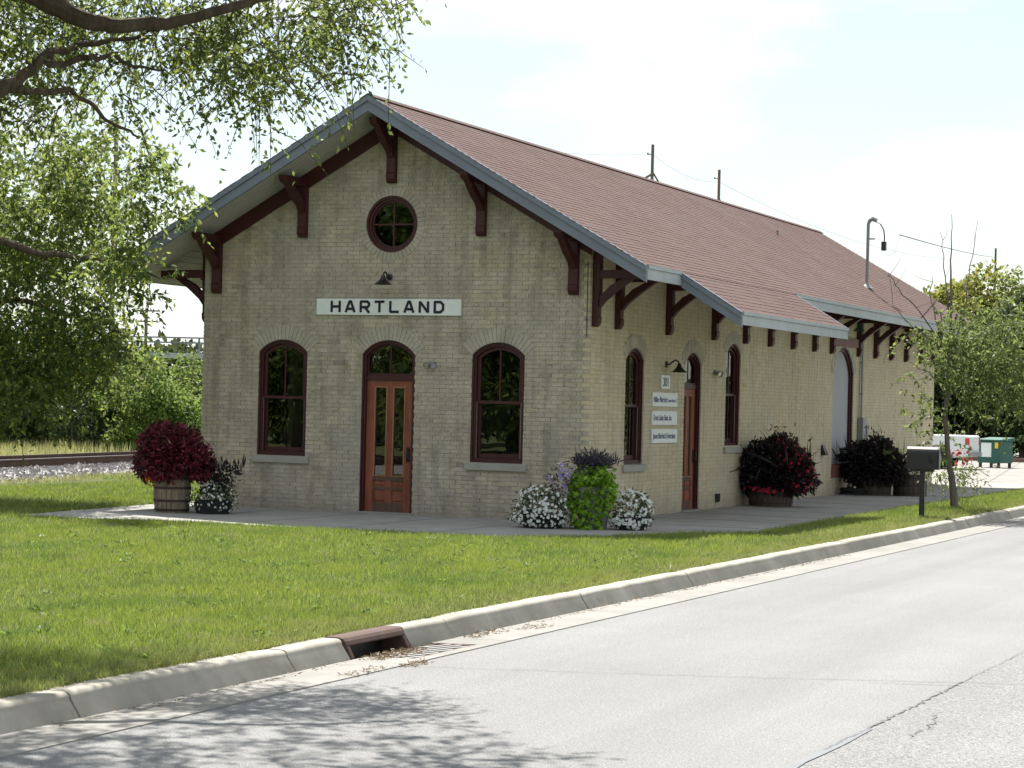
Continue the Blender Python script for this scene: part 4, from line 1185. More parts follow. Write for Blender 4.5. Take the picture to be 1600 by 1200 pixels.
# world positions of leafy sprays and limbs (metres)
NEAR_TREE_SPRAYS = [(0.95, -16.77, 4.8), (1.84, -17.53, 4.64), (3.31, -17.29, 4.49), (1.56, -16.56, 5.06), (3.38, -15.99, 5.23), (2.02, -17.64, 4.43), (1.55, -17.7, 4.12), (3.6, -15.63, 5.11), (4.08, -16.4, 4.95), (2.15, -17.7, 5.0), (2.61, -17.6, 4.43), (3.47, -16.74, 4.87), (3.89, -16.55, 4.7), (1.03, -16.89, 4.4), (1.45, -17.49, 4.25), (3.37, -17.21, 5.2), (1.5, -16.56, 4.43), (4.23, -16.34, 4.89), (1.34, -16.84, 4.4), (3.56, -15.67, 5.45), (1.44, -17.1, 4.89), (3.77, -15.61, 5.04), (3.07, -16.9, 4.89), (2.11, -17.58, 5.11), (1.32, -16.55, 5.38), (3.1, -17.01, 4.75), (3.01, -17.34, 4.68), (4.05, -16.2, 5.33), (3.65, -15.98, 5.26), (3.71, -16.44, 5.2), (1.91, -17.41, 4.18), (2.46, -16.48, 4.76), (2.8, -16.87, 4.93), (1.28, -16.56, 4.94), (3.11, -17.25, 4.8), (3.71, -15.86, 4.97), (1.89, -16.65, 4.76), (3.04, -15.89, 5.09), (3.62, -17.16, 4.49), (2.79, -16.44, 5.06), (2.13, -16.6, 4.55), (3.54, -15.84, 5.0), (3.11, -17.12, 4.58), (1.73, -17.03, 4.32), (3.2, -16.34, 4.84), (3.47, -16.07, 4.59), (1.4, -17.4, 5.08), (3.1, -16.28, 5.12), (3.2, -16.59, 5.29), (2.26, -17.54, 5.14), (2.48, -17.34, 5.01), (1.49, -17.46, 4.67), (3.33, -16.91, 4.52), (4.07, -16.33, 5.34), (2.44, -17.49, 4.7), (4.13, -16.91, 4.76), (3.09, -16.52, 5.24), (1.92, -16.33, 4.68), (3.54, -15.89, 4.9), (3.49, -17.0, 4.78), (2.73, -15.99, 4.72), (1.2, -17.28, 5.18), (3.03, -16.4, 5.2), (4.03, -16.31, 4.87), (1.55, -16.47, 5.06), (2.92, -16.95, 4.76), (2.46, -17.47, 4.61), (3.32, -16.83, 4.72), (1.52, -17.62, 4.56), (2.31, -17.48, 4.88), (3.01, -16.39, 4.77), (1.81, -17.45, 4.28), (3.05, -16.94, 4.85), (2.99, -16.86, 4.71), (3.88, -17.01, 4.49), (1.68, -16.51, 4.83), (1.39, -17.42, 4.28), (2.88, -16.01, 4.82), (2.15, -16.41, 4.91), (1.57, -16.69, 5.01), (1.3, -17.02, 4.26), (2.35, -16.44, 5.03), (4.05, -16.22, 5.18), (3.07, -16.87, 4.66), (1.46, -16.76, 4.62), (1.18, -16.87, 5.09), (0.92, -16.72, 4.47), (1.68, -17.63, 4.16), (3.58, -16.72, 5.12), (3.98, -16.04, 5.21), (2.42, -16.67, 5.16), (1.5, -17.46, 5.13), (1.41, -17.18, 5.25), (1.84, -17.42, 4.71), (2.76, -16.01, 4.82), (2.23, -16.63, 5.31), (1.73, -17.15, 4.5), (3.11, -16.5, 5.02), (2.03, -17.0, 4.35), (1.78, -17.35, 4.97), (3.35, -16.14, 5.18), (3.13, -16.3, 5.29), (1.45, -17.13, 5.17), (2.49, -16.36, 4.99), (1.77, -17.87, 4.27), (3.62, -16.99, 4.96), (3.67, -16.14, 5.22), (2.48, -17.12, 4.98), (3.22, -16.72, 4.87), (1.56, -16.99, 4.26), (3.46, -15.86, 4.89), (2.79, -16.59, 4.59), (3.81, -16.94, 4.75), (1.78, -17.89, 4.92), (3.59, -16.43, 5.35), (2.9, -17.32, 4.63), (1.84, -17.32, 5.07), (1.92, -17.44, 4.92), (1.99, -17.48, 4.87), (2.39, -16.2, 5.42), (3.39, -16.51, 4.48), (4.02, -15.92, 5.27), (1.97, -16.69, 4.5), (2.18, -17.75, 4.92), (2.04, -17.19, 5.19), (2.4, -17.23, 4.67), (1.61, -16.93, 5.04), (1.02, -17.01, 5.3), (2.47, -16.78, 5.29), (2.68, -17.46, 5.08), (4.28, -16.51, 5.23), (1.82, -17.84, 4.68), (2.21, -17.27, 4.74), (0.99, -16.71, 5.39), (1.9, -17.25, 4.63), (3.02, -16.92, 5.18), (1.22, -16.69, 4.7), (1.87, -17.04, 5.3), (2.85, -16.89, 4.57), (4.08, -16.26, 4.96), (4.05, -16.81, 4.97), (1.98, -16.62, 5.28), (4.02, -16.8, 4.86), (1.89, -17.77, 4.88), (2.78, -17.13, 4.53), (1.87, -17.83, 4.3), (1.98, -17.26, 4.91), (1.73, -17.46, 4.72), (3.27, -15.87, 4.73), (2.77, -16.21, 4.85), (2.78, -17.43, 5.04), (1.62, -16.92, 5.02), (4.37, -16.36, 5.19), (4.81, -16.95, 5.07), (4.26, -16.3, 5.05), (4.53, -16.73, 4.93), (4.47, -16.52, 5.18), (3.59, -17.33, 4.2), (3.58, -16.5, 4.36), (3.93, -17.03, 4.42), (3.95, -16.89, 4.29), (3.42, -16.57, 4.21), (3.56, -16.64, 4.5), (3.91, -16.75, 4.5), (3.71, -17.03, 4.08), (3.64, -17.27, 4.32), (3.58, -16.7, 4.37), (3.64, -17.22, 4.3), (3.44, -16.68, 4.48), (3.91, -16.54, 4.66), (4.25, -16.43, 4.59), (4.25, -16.33, 4.5), (4.1, -16.64, 4.67), (4.25, -16.68, 4.6), (2.46, -17.27, 4.22), (2.33, -16.55, 4.32), (2.66, -17.09, 4.15), (3.17, -17.05, 4.22)]
EDGE_TREE_SPRAYS = [(-8.9, -1.09, 5.53), (-10.48, -1.49, 6.16), (-10.0, 0.08, 5.3), (-9.74, -1.48, 4.9), (-9.77, 0.32, 6.39), (-10.15, 0.72, 5.06), (-9.79, 0.27, 5.2), (-9.54, -0.48, 6.08), (-9.76, 1.17, 6.23), (-8.65, -2.05, 5.61), (-10.36, -0.31, 6.16), (-8.71, -1.67, 5.66), (-9.75, 0.19, 5.63), (-9.46, -1.59, 4.95), (-10.49, -0.48, 6.01), (-9.09, 0.15, 6.2), (-8.27, -1.67, 5.89), (-10.37, 0.55, 5.24), (-9.08, -0.63, 5.74), (-9.28, -1.18, 4.96), (-11.27, 0.51, 5.61), (-9.71, -2.08, 6.15), (-8.97, -1.5, 5.37), (-10.81, -0.52, 5.51), (-8.43, -1.73, 5.15), (-10.73, 0.7, 5.26), (-10.49, -0.39, 5.13), (-9.14, 0.37, 6.14), (-8.17, -1.48, 5.54), (-9.65, -2.13, 5.96), (-9.76, -2.13, 5.3), (-9.77, 0.57, 5.38), (-9.88, 0.93, 5.46), (-9.58, 1.21, 5.62), (-9.8, -2.3, 6.02), (-10.38, -1.05, 5.78), (-8.49, -1.68, 5.14), (-9.74, -1.1, 5.51), (-10.41, -1.38, 5.41), (-10.26, 0.91, 5.8), (-8.73, -0.97, 5.24), (-10.37, -1.44, 5.58), (-8.95, -0.73, 4.97), (-10.68, -0.27, 5.68), (-8.67, -0.95, 5.46), (-10.19, -0.73, 5.09), (-10.28, -1.85, 5.62), (-8.77, -0.57, 7.01), (-9.43, 0.24, 6.86), (-6.47, -2.73, 5.03), (-6.11, -2.83, 5.59), (-6.2, -2.78, 5.55), (-5.91, -2.3, 4.73), (-6.95, -2.33, 5.17), (-6.69, -2.03, 4.9), (-5.84, -2.99, 4.74), (-6.64, -2.12, 4.48), (-6.42, -1.82, 5.17), (-6.38, -2.56, 5.31), (-6.23, -3.02, 4.7), (-6.31, -3.13, 4.99), (-11.87, 0.24, 3.96), (-8.78, -1.21, 4.74), (-7.51, -1.45, 3.71), (-9.94, -1.58, 4.35), (-9.42, 0.57, 4.58), (-11.53, 0.44, 4.39), (-8.26, -1.47, 4.77), (-8.92, -0.77, 4.47), (-10.58, 0.8, 4.33), (-9.78, -1.53, 4.17), (-8.7, -1.56, 3.96), (-8.61, -2.0, 3.96), (-8.84, -0.22, 4.46), (-8.37, -1.72, 3.87), (-9.35, -0.89, 4.9), (-9.58, -1.32, 4.88), (-10.57, 0.65, 4.22), (-10.36, -0.07, 4.33), (-9.58, -2.14, 3.67), (-9.76, -0.51, 4.03), (-9.45, -1.25, 3.74), (-8.69, -1.54, 3.84), (-10.11, -0.52, 4.34), (-9.44, -2.16, 4.27), (-9.94, -2.05, 4.42), (-10.68, -0.09, 4.0), (-10.47, -0.44, 3.91), (-9.35, -1.41, 4.1), (-10.08, -0.98, 3.82), (-7.79, -1.17, 4.68), (-10.92, -0.87, 4.0), (-11.62, -0.18, 4.98), (-8.64, -1.89, 3.77), (-9.78, 0.21, 4.9), (-8.7, -1.23, 4.14), (-7.51, -1.33, 4.75), (-8.21, -1.62, 4.75), (-10.47, 0.57, 4.22), (-9.26, 0.13, 4.95), (-9.13, 0.6, 4.92), (-9.19, -2.28, 4.45), (-9.65, 0.95, 4.42), (-9.09, -1.42, 4.7), (-9.59, -1.66, 3.69), (-9.8, -2.24, 4.39), (-10.08, -0.18, 4.2), (-10.45, -0.95, 4.77), (-9.2, -0.11, 4.43), (-8.0, -0.77, 4.76), (-10.4, 0.63, 4.38), (-9.25, -0.71, 4.11), (-8.38, -0.82, 3.88), (-10.34, -1.41, 4.58), (-8.76, 0.29, 4.7), (-10.26, -1.45, 3.92), (-11.38, 0.0, 4.21), (-10.3, 0.94, 5.06), (-10.34, -0.02, 4.2), (-9.87, -1.32, 4.39), (-11.15, -0.39, 4.93), (-6.09, -3.49, 3.49), (-6.78, -2.64, 3.99), (-6.03, -2.89, 3.5), (-6.48, -3.44, 3.78), (-6.5, -3.08, 4.01), (-6.51, -2.75, 4.04), (-6.37, -3.58, 3.69), (-6.39, -2.98, 3.91), (-6.84, -2.69, 3.77), (-10.7, 0.58, 2.89), (-10.06, -0.62, 2.62), (-11.46, 0.33, 3.66), (-10.46, 0.68, 3.16), (-8.88, -1.06, 3.02), (-8.79, -0.31, 3.37), (-8.08, -1.29, 2.88), (-10.82, -0.19, 2.78), (-9.83, -2.03, 2.35), (-10.34, -1.06, 3.54), (-8.5, -1.36, 2.56), (-9.01, -0.84, 3.35), (-9.95, -2.12, 2.69), (-8.97, 0.07, 3.28), (-9.87, 0.76, 3.1), (-9.21, -1.77, 2.51), (-10.72, 0.79, 3.2), (-11.09, -0.2, 2.83), (-8.38, -0.33, 2.85), (-8.26, -0.59, 2.82), (-9.29, 0.39, 3.07), (-8.51, -1.38, 2.64), (-10.14, 0.33, 3.73), (-7.86, -1.54, 2.59), (-8.65, -1.59, 3.03), (-11.08, 0.18, 2.42), (-10.55, -0.37, 2.6), (-9.28, -1.43, 2.82), (-10.49, -0.33, 3.68), (-9.29, -0.4, 2.73), (-10.18, 0.1, 3.31), (-10.4, 0.1, 2.93), (-8.77, -1.86, 2.75), (-9.44, -1.81, 2.56), (-11.33, -0.27, 3.68), (-10.48, -1.15, 3.06), (-8.72, -0.09, 3.09), (-11.41, -0.29, 2.64), (-9.39, -0.02, 2.62), (-9.14, 0.1, 2.61), (-11.9, 0.35, 2.53), (-10.02, -1.33, 3.55), (-9.76, -2.17, 3.13), (-10.16, -1.06, 3.65), (-9.84, -1.06, 2.72), (-11.27, 0.26, 2.45), (-8.8, -0.58, 3.4), (-8.69, -1.96, 3.1), (-10.03, 0.01, 2.7), (-9.02, 0.7, 2.85), (-9.04, 0.81, 2.54), (-10.07, -0.14, 2.84), (-8.34, -0.22, 2.78), (-9.86, -1.6, 3.21), (-8.39, -1.2, 2.68), (-9.14, -0.86, 2.59), (-10.35, -1.38, 2.86), (-9.47, -2.36, 3.22), (-9.66, -2.07, 3.06), (-11.88, 0.24, 2.98), (-9.41, 1.14, 3.34), (-9.64, -2.44, 3.39), (-11.29, -0.28, 2.9), (-9.47, -0.67, 2.64), (-8.42, 0.1, 2.93), (-10.31, -1.07, 3.1), (-9.19, -2.0, 2.58), (-9.75, 0.02, 3.43), (-9.73, 0.27, 3.61), (-10.51, 0.42, 3.31), (-9.09, 0.34, 3.33), (-9.68, -2.16, 2.94), (-9.39, 0.07, 2.52), (-10.73, -1.14, 2.98), (-9.26, -1.39, 2.33), (-9.94, -0.38, 2.4), (-9.4, -2.06, 2.24), (-9.62, -1.49, 1.87), (-11.32, -0.08, 2.22), (-9.99, -1.92, 2.2), (-8.37, -1.6, 2.17), (-8.92, 0.08, 2.27), (-8.84, -1.92, 1.92), (-9.75, -1.64, 2.24), (-8.45, -0.82, 2.16), (-9.6, -0.58, 1.94), (-9.82, -0.53, 2.05), (-9.09, -1.79, 2.17), (-9.31, -1.31, 1.91), (-10.0, -0.68, 2.07), (-10.73, -0.52, 2.16), (-11.11, -0.61, 2.35), (-7.81, -1.42, 2.4), (-9.46, -0.24, 2.28), (-10.03, -2.09, 2.13), (-9.93, -0.91, 2.02), (-8.83, -0.09, 1.96), (-8.61, -0.47, 2.35), (-9.26, -1.93, 2.05), (-9.03, 0.36, 2.25), (-10.65, 0.37, 1.93), (-10.83, -0.58, 1.97), (-9.04, -1.63, 2.26), (-9.54, -1.1, 1.88), (-9.99, -1.18, 2.05), (-8.86, -1.19, 2.17), (-10.94, -0.85, 1.92), (-9.61, -2.03, 1.41), (-8.48, -1.95, 1.64), (-9.29, -1.32, 1.78), (-9.67, -2.56, 1.41), (-8.82, -2.28, 1.89), (-9.15, -2.73, 1.46), (-10.2, -1.62, 1.72), (-9.03, -2.63, 1.68), (-9.32, -2.42, 1.76), (-10.05, -1.99, 1.74), (-8.95, -2.21, 1.93), (-9.1, -2.3, 1.35), (-9.86, -2.34, 1.65), (-9.53, -2.54, 1.84), (-9.24, -2.3, 1.53), (-8.3, -2.18, 1.65), (-9.69, -2.64, 1.32)]
YOUNG_TREE_SPRAYS = [(3.39, 10.19, 3.48), (3.64, 11.23, 2.62), (3.98, 10.4, 2.45), (5.11, 11.86, 4.02), (4.73, 11.44, 2.48), (4.99, 12.08, 2.75), (4.4, 10.28, 2.9), (4.79, 11.43, 3.43), (4.44, 10.84, 2.2), (4.35, 11.72, 2.79), (3.9, 11.04, 3.58), (4.66, 10.49, 2.67), (4.32, 10.5, 2.87), (3.4, 10.37, 3.01), (3.38, 11.97, 3.3), (3.31, 11.38, 3.4), (4.64, 10.72, 4.2), (3.88, 10.97, 2.05), (3.79, 11.03, 3.08), (3.46, 11.51, 2.62), (4.12, 11.92, 2.96), (5.42, 10.58, 2.76), (4.38, 10.89, 2.63), (4.61, 11.72, 3.39), (4.35, 12.42, 2.65), (4.64, 11.97, 2.54), (3.68, 11.34, 2.75), (3.52, 10.26, 2.38), (4.17, 11.81, 3.0), (4.65, 12.58, 3.17), (3.95, 12.42, 2.9), (3.72, 12.24, 2.52), (3.36, 11.29, 2.34), (4.22, 12.2, 2.34), (3.5, 11.25, 3.06), (4.59, 12.21, 1.92), (4.98, 11.37, 4.13), (5.06, 12.29, 1.96), (3.94, 11.22, 2.37), (4.48, 12.32, 2.73), (4.76, 11.47, 1.89), (4.25, 11.43, 2.66), (4.12, 10.02, 3.0), (3.67, 11.83, 3.56), (3.73, 11.23, 2.62), (5.18, 11.21, 3.11), (4.02, 9.86, 3.32), (3.71, 12.2, 2.38), (4.07, 10.65, 3.63), (4.72, 10.47, 3.08), (4.48, 10.43, 3.58), (4.88, 11.37, 4.03), (4.69, 12.42, 2.97), (4.62, 12.24, 2.48), (3.27, 10.76, 3.49), (5.3, 10.8, 2.05), (5.38, 11.23, 2.92), (3.41, 10.96, 3.2), (3.98, 12.31, 3.55), (4.1, 11.92, 3.54), (3.94, 10.1, 3.19), (4.46, 11.81, 3.0), (4.7, 11.11, 2.99), (2.89, 9.97, 2.93), (3.35, 9.92, 2.95), (2.91, 10.85, 3.23), (3.42, 9.92, 2.71), (2.92, 10.08, 3.22), (2.48, 9.82, 2.92), (2.59, 10.96, 2.61), (2.87, 9.92, 2.69), (2.81, 10.14, 2.6), (3.05, 11.19, 3.16), (2.44, 10.91, 2.83), (2.72, 9.91, 3.09), (2.89, 10.55, 1.78), (2.82, 10.96, 1.82), (2.99, 11.02, 1.69), (3.0, 11.02, 0.99)]
LIMB_A1 = [(2.0, -18.52, 5.08), (2.47, -18.21, 4.81), (2.69, -18.11, 4.68), (2.87, -18.03, 4.62), (3.05, -17.96, 4.6), (3.31, -17.74, 4.64), (3.62, -17.61, 4.74), (3.88, -17.4, 4.86), (4.09, -17.09, 5.02), (4.32, -16.56, 5.28)]
LIMB_A2 = [(1.95, -18.63, 3.83), (2.22, -18.31, 4.09), (2.31, -18.16, 4.23), (2.41, -18.01, 4.4), (2.52, -17.75, 4.52), (2.77, -17.43, 4.6), (2.94, -17.25, 4.69)]
LIMB_A3 = [(2.41, -18.01, 4.33), (2.53, -17.85, 4.37), (2.65, -17.69, 4.43), (2.76, -17.54, 4.43), (2.86, -17.39, 4.39), (2.99, -17.22, 4.38)]
LIMB_A4 = [(2.29, -18.17, 4.12), (2.4, -17.9, 4.13), (2.48, -17.76, 4.17), (2.6, -17.6, 4.05), (2.73, -17.44, 3.91), (2.8, -17.3, 3.85)]
LIMB_B1 = [(-10.44, -2.81, 4.68), (-9.67, -2.48, 4.39), (-8.79, -2.33, 4.09), (-7.9, -2.38, 3.98), (-6.73, -2.54, 3.87), (-6.0, -2.77, 3.61)]
LIMB_B2 = [(-11.03, -1.96, 2.96), (-10.26, -1.64, 3.3), (-9.48, -1.31, 3.32), (-8.89, -1.06, 3.13), (-8.01, -0.68, 2.83)]
YT_TRUNK = [(3.46, 10.96, -0.01), (3.4, 10.93, 0.61), (3.31, 10.89, 1.16), (3.27, 10.86, 1.9), (3.31, 10.87, 2.77), (3.32, 10.87, 3.64), (3.31, 10.86, 4.38), (3.31, 10.86, 5.0), (3.3, 10.84, 5.68)]
YT_B1 = [(3.31, 10.87, 2.89), (3.45, 11.14, 3.52), (3.53, 11.28, 4.28), (3.61, 11.42, 4.91), (3.67, 11.54, 5.61)]
YT_B2 = [(3.32, 10.87, 3.39), (3.27, 10.63, 4.24), (3.24, 10.5, 4.85), (3.16, 10.47, 5.31)]
YT_B3 = [(3.3, 10.87, 2.52), (3.08, 10.55, 3.37), (2.77, 10.31, 3.85), (2.47, 10.07, 4.21), (2.33, 9.91, 4.44), (2.3, 9.89, 4.47)]
YT_B4 = [(3.28, 10.87, 2.4), (2.95, 10.61, 3.25), (2.6, 10.46, 3.55), (2.29, 10.43, 3.86), (2.19, 10.39, 4.53)]
YT_B5 = [(3.29, 10.87, 2.15), (3.68, 11.36, 2.54), (4.11, 11.65, 2.8), (4.55, 11.94, 2.94)]
YT_B6 = [(3.3, 10.87, 2.27), (2.98, 10.52, 2.63), (2.68, 10.17, 2.8)]
YT_B7 = [(3.31, 10.87, 2.89), (3.8, 11.29, 3.41), (4.21, 11.68, 3.68), (4.6, 12.27, 3.96)]
YT_B8 = [(3.26, 10.85, 2.89), (3.03, 10.86, 3.63), (2.89, 10.9, 4.19), (2.93, 10.91, 4.5)]

# ------------------------------------------------------------------ signs and wall fittings
sg = empty('name_sign', (-3.44, -0.03, 3.317)); tag(sg, 'long white board sign with dark capital letters above the front door', 'sign')
m = MB(); m.box(-1.285, 1.285, -0.012, 0.022, -0.13, 0.13); m.build('board', M['white_sign'], sg, bevel=0.004)
STROKES = {
 'H': [((0.08, 0), (0.08, 1)), ((0.92, 0), (0.92, 1)), ((0.08, 0.5), (0.92, 0.5))],
 'A': [((0.04, 0), (0.44, 1)), ((0.96, 0), (0.56, 1)), ((0.20, 0.30), (0.80, 0.30)), ((0.40, 0.96), (0.60, 0.96))],
 'R': [((0.08, 0), (0.08, 1)), ((0.08, 0.95), (0.76, 0.95)), ((0.76, 0.95), (0.94, 0.80)), ((0.94, 0.80), (0.94, 0.60)), ((0.94, 0.60), (0.76, 0.45)), ((0.76, 0.45), (0.08, 0.45)), ((0.52, 0.45), (0.94, 0.0))],
 'T': [((0.5, 0), (0.5, 1)), ((0.0, 0.94), (1.0, 0.94))],
 'L': [((0.1, 0), (0.1, 1)), ((0.1, 0.06), (0.98, 0.06))],
 'N': [((0.08, 0), (0.08, 1)), ((0.92, 0), (0.92, 1)), ((0.10, 0.96), (0.90, 0.04))],
 'D': [((0.08, 0), (0.08, 1)), ((0.08, 0.94), (0.66, 0.94)), ((0.66, 0.94), (0.92, 0.72)), ((0.92, 0.72), (0.92, 0.28)), ((0.92, 0.28), (0.66, 0.06)), ((0.66, 0.06), (0.08, 0.06))],
}
lw_, lh_, pitch = 0.172, 0.182, 0.2625
for i, ch in enumerate('HARTLAND'):
    m = MB()
    u0 = -1.02 + i * pitch
    for j, (a, b) in enumerate(STROKES[ch]):
        A_ = Vector((u0 + a[0] * lw_, -0.0165 - j * 0.0004, -0.087 + a[1] * lh_)); B_ = Vector((u0 + b[0] * lw_, -0.0165 - j * 0.0004, -0.087 + b[1] * lh_))
        d = (B_ - A_).normalized()
        if j and ch in 'RD': A_ = A_ - d * 0.010; B_ = B_ + d * 0.010
        m.bar(A_, B_, 0.040, 0.006, upv=(0, 1, 0))
    m.build('letter', M['letter'], sg)

def text_part(parent, txt, loc, size, mat, sx=1.0, rot=(PI / 2, 0, PI / 2), align='LEFT', bold=0.0):
    cu = bpy.data.curves.new('lettering', 'FONT'); cu.body = txt; cu.size = size; cu.extrude = 0.002; cu.align_x = align; cu.offset = bold
    t_ = bpy.data.objects.new('lettering_curve', cu); COL.objects.link(t_)
    bpy.context.view_layer.update()
    me = bpy.data.meshes.new_from_object(t_.evaluated_get(bpy.context.evaluated_depsgraph_get()))
    bpy.data.objects.remove(t_); me.materials.clear(); me.materials.append(mat)
    o = bpy.data.objects.new('lettering', me); COL.objects.link(o); o.parent = parent; o.location = loc; o.rotation_euler = rot; o.scale = (sx, 1, 1)
    return o
def wall_sign(y, z, w, h, label):
    s = empty('wall_sign', (0.02, y, z)); tag(s, label, 'sign')
    m = MB(); m.box(-0.018, 0.012, -w / 2, w / 2, -h / 2, h / 2); m.build('board', M['white_sign'], s, bevel=0.003)
    return s
s = wall_sign(3.625, 2.248, 0.44, 0.232, 'small white number plate reading 301 above the three business signs')
text_part(s, '301', (0.013, 0.0, -0.075), 0.21, M['letter'], 1.0, align='CENTER', bold=0.003)
s = wall_sign(3.62, 1.947, 1.28, 0.235, 'white business sign with two sizes of lettering, topmost of the three beside the side door')
text_part(s, 'Miller Marriott', (0.013, -0.60, -0.045), 0.135, M['letter_grey'], 0.86, bold=0.0025)
text_part(s, 'Custom Homes, LLC', (0.013, 0.13, -0.04), 0.085, M['letter_grey'], 0.66)
s = wall_sign(3.62, 1.638, 1.28, 0.235, 'white business sign reading Great Lakes Sales, Inc., middle of the three')
text_part(s, 'Great Lakes Sales, Inc.', (0.013, -0.60, -0.04), 0.135, M['letter_grey'], 0.78, bold=0.0025)
s = wall_sign(3.63, 1.332, 1.30, 0.235, 'white business sign with ampersand lettering, lowest of the three')
text_part(s, 'James Marriott & Associates', (0.013, -0.60, -0.04), 0.135, M['letter_grey'], 0.74, bold=0.0025)

def gooseneck(name, fn, u, v, label, mat):
    o = empty(name, fn(u, v, 0)); tag(o, label, 'lamp')
    O = Vector(fn(u, v, 0))
    F = lambda a, b, d: tuple(Vector(fn(u + a, v + b, d)) - O)
    m = MB(F); m.lathe([(0.055, 0.004), (0.055, 0.02), (0.03, 0.03)], 12, (0, 0, 0)); m.build('wall_plate', mat, o)
    m = MB(F); m.tube([(0, 0, 0.02), (0, 0.0, 0.06), (0, 0.05, 0.12), (0, 0.075, 0.17), (0, 0.05, 0.22), (0, 0.0, 0.235)], 0.014, 8); m.build('neck', mat, o, smooth=True)
    def lath(a, b, d): return F(a, d, b)   # shade axis vertical
    m = MB(lambda a, b, d: F(a, d, b + 0.235))
    m.lathe([(0.025, 0.02), (0.035, -0.01), (0.05, -0.05), (0.10, -0.10), (0.15, -0.13), (0.145, -0.13), (0.09, -0.09), (0.02, -0.04)], 18, (0, 0, 0)); m.build('shade', mat, o, smooth=True)
    return o
gooseneck('wall_lamp', f_g, -3.44, 3.80, 'black gooseneck lamp on the gable over the HARTLAND sign', M['black_metal'])
gooseneck('wall_lamp', f_s, 3.70, 2.545, 'black gooseneck lamp over the 301 number plate on the side wall', M['black_metal'])
gooseneck('wall_lamp', f_s, 16.0, 3.72, 'dark green gooseneck lamp above the tall grey freight door', M['green_paint'])
def floods(fn, u, v, label):
    O = Vector(fn(u, v, 0)); o = empty('flood_light', tuple(O)); tag(o, label, 'lamp')
    F = lambda a, b, d: tuple(Vector(fn(u + a, v + b, d)) - O)
    m = MB(F); m.box(-0.05, 0.05, -0.035, 0.035, 0.003, 0.04); m.build('base', M['grey_metal'], o)
    for s_ in (-1, 1):
        m = MB(F)
        a = Vector((s_ * 0.02, 0, 0.04)); d = Vector((s_ * 0.45, -0.35, 0.8)).normalized()
        b = a + d * 0.10; m.tube([a, a + d * 0.03, a + d * 0.05, a + d * 0.11], [0.012, 0.02, 0.045, 0.052], 10, cap=False)
        hd = m.build('lamp_head', M['grey_metal'], o)
        m = MB(F); m.tube([a + d * 0.09, a + d * 0.10], [0.04, 0.045], 10); m.build('lens', M['chrome'], o)
floods(f_g, -2.64, 2.42, 'twin grey flood light on the gable wall right of the front door')
floods(f_s, 6.40, 2.47, 'twin flood light on the side wall right of the side door')
# service mast on the roof with its gooseneck head and hanging insulator
b0 = Vector((0.0, 17.57, 4.65))
ms = empty('service_mast', tuple(b0)); tag(ms, 'tall thin electrical service mast standing on the red roof', 'mast')
m = MB(); m.tube([(0, 0, -0.15), (0.0, 0, 1.42), (0.03, 0, 1.50), (0.10, 0, 1.54), (0.19, 0, 1.50)], [0.036, 0.036, 0.045, 0.055, 0.05], 8); m.build('pole', M['grey_metal'], ms, smooth=True)
m = MB(); m.lathe([(0.16, -0.04), (0.05, 0.06), (0.037, 0.10)], 12); m.build('flashing', M['grey_metal'], ms)
m = MB(); m.box(-0.02, 0.16, -0.02, 0.02, 1.07, 1.10); m.build('bracket', M['grey_metal'], ms)
for q in (0, 0.03, -0.03):
    m = MB(); m.tube([(0.18, q, 1.47), (0.28, q, 1.42), (0.36, q, 1.28), (0.38, q, 1.1), (0.37, q, 0.98)], 0.008, 5); m.build('drop_wire', M['rubber'], ms)
m = MB(); m.tube([(0.37, 0, 0.83), (0.44, 0.1, 0.70), (0.55, 0.25, 0.78), (0.62, 0.45, 1.21)], 0.0035, 4); m.build('thin_wire', M['rubber'], ms)
m = MB(); m.box(0.32, 0.42, -0.05, 0.05, 0.82, 1.02); m.build('splice_box', M['black_metal'], ms)

def wire(a, b, sag, r, label):
    pts = []
    a = Vector(a); b = Vector(b)
    for i in range(17):
        t = i / 16
        p = a.lerp(b, t) - Vector((0, 0, 4 * sag * t * (1 - t))); pts.append(tuple(p - a))
    m = MB(); m.tube(pts, r, 5); o = m.build('overhead_wire', M['rubber'], None, tuple(a)); tag(o, label, 'wire')
wire((0.62, 18.02, 5.86), (-11.95, 95.80, 10.74), 0.08, 0.012, 'dark service wire running from the roof mast to the far pole')

# ------------------------------------------------------------------ mailbox
mb_ = empty('mailbox', (3.75, 6.75, 0.0), 0.12); tag(mb_, 'large black mailbox on a single black post in the grass strip', 'mailbox')
m = MB(); m.box(-0.045, 0.045, -0.045, 0.045, -0.1, 0.84); m.build('post', M['black_metal'], mb_, bevel=0.004)
m = MB(); m.box(-0.20, 0.20, -0.10, 0.10, 0.80, 0.838); m.build('bracket', M['black_metal'], mb_)
prof = [(-0.15, 0.84), (0.15, 0.84), (0.15, 1.13)] + [(0.15 * math.cos(a), 1.13 + 0.11 * math.sin(a)) for a in [PI * k / 10 for k in range(1, 10)]] + [(-0.15, 1.13)]
m = MB(); m.prism(prof, -0.27, 0.27, 'x'); m.build('box', M['black_metal'], mb_, bevel=0.006)
m = MB(); m.prism([(p[0] * 1.04, 0.84 + (p[1] - 0.84) * 1.02) for p in prof], 0.272, 0.29, 'x'); m.build('door', M['black_metal'], mb_)
m = MB(); m.box(0.291, 0.296, -0.11, 0.11, 0.90, 1.12); m.build('door_plate', M['grey_metal'], mb_)
m = MB(); m.box(0.12, 0.20, -0.172, -0.162, 0.95, 1.02); m.box(0.12, 0.135, -0.172, -0.162, 1.02, 1.12); m.build('flag', M['rubber'], mb_)

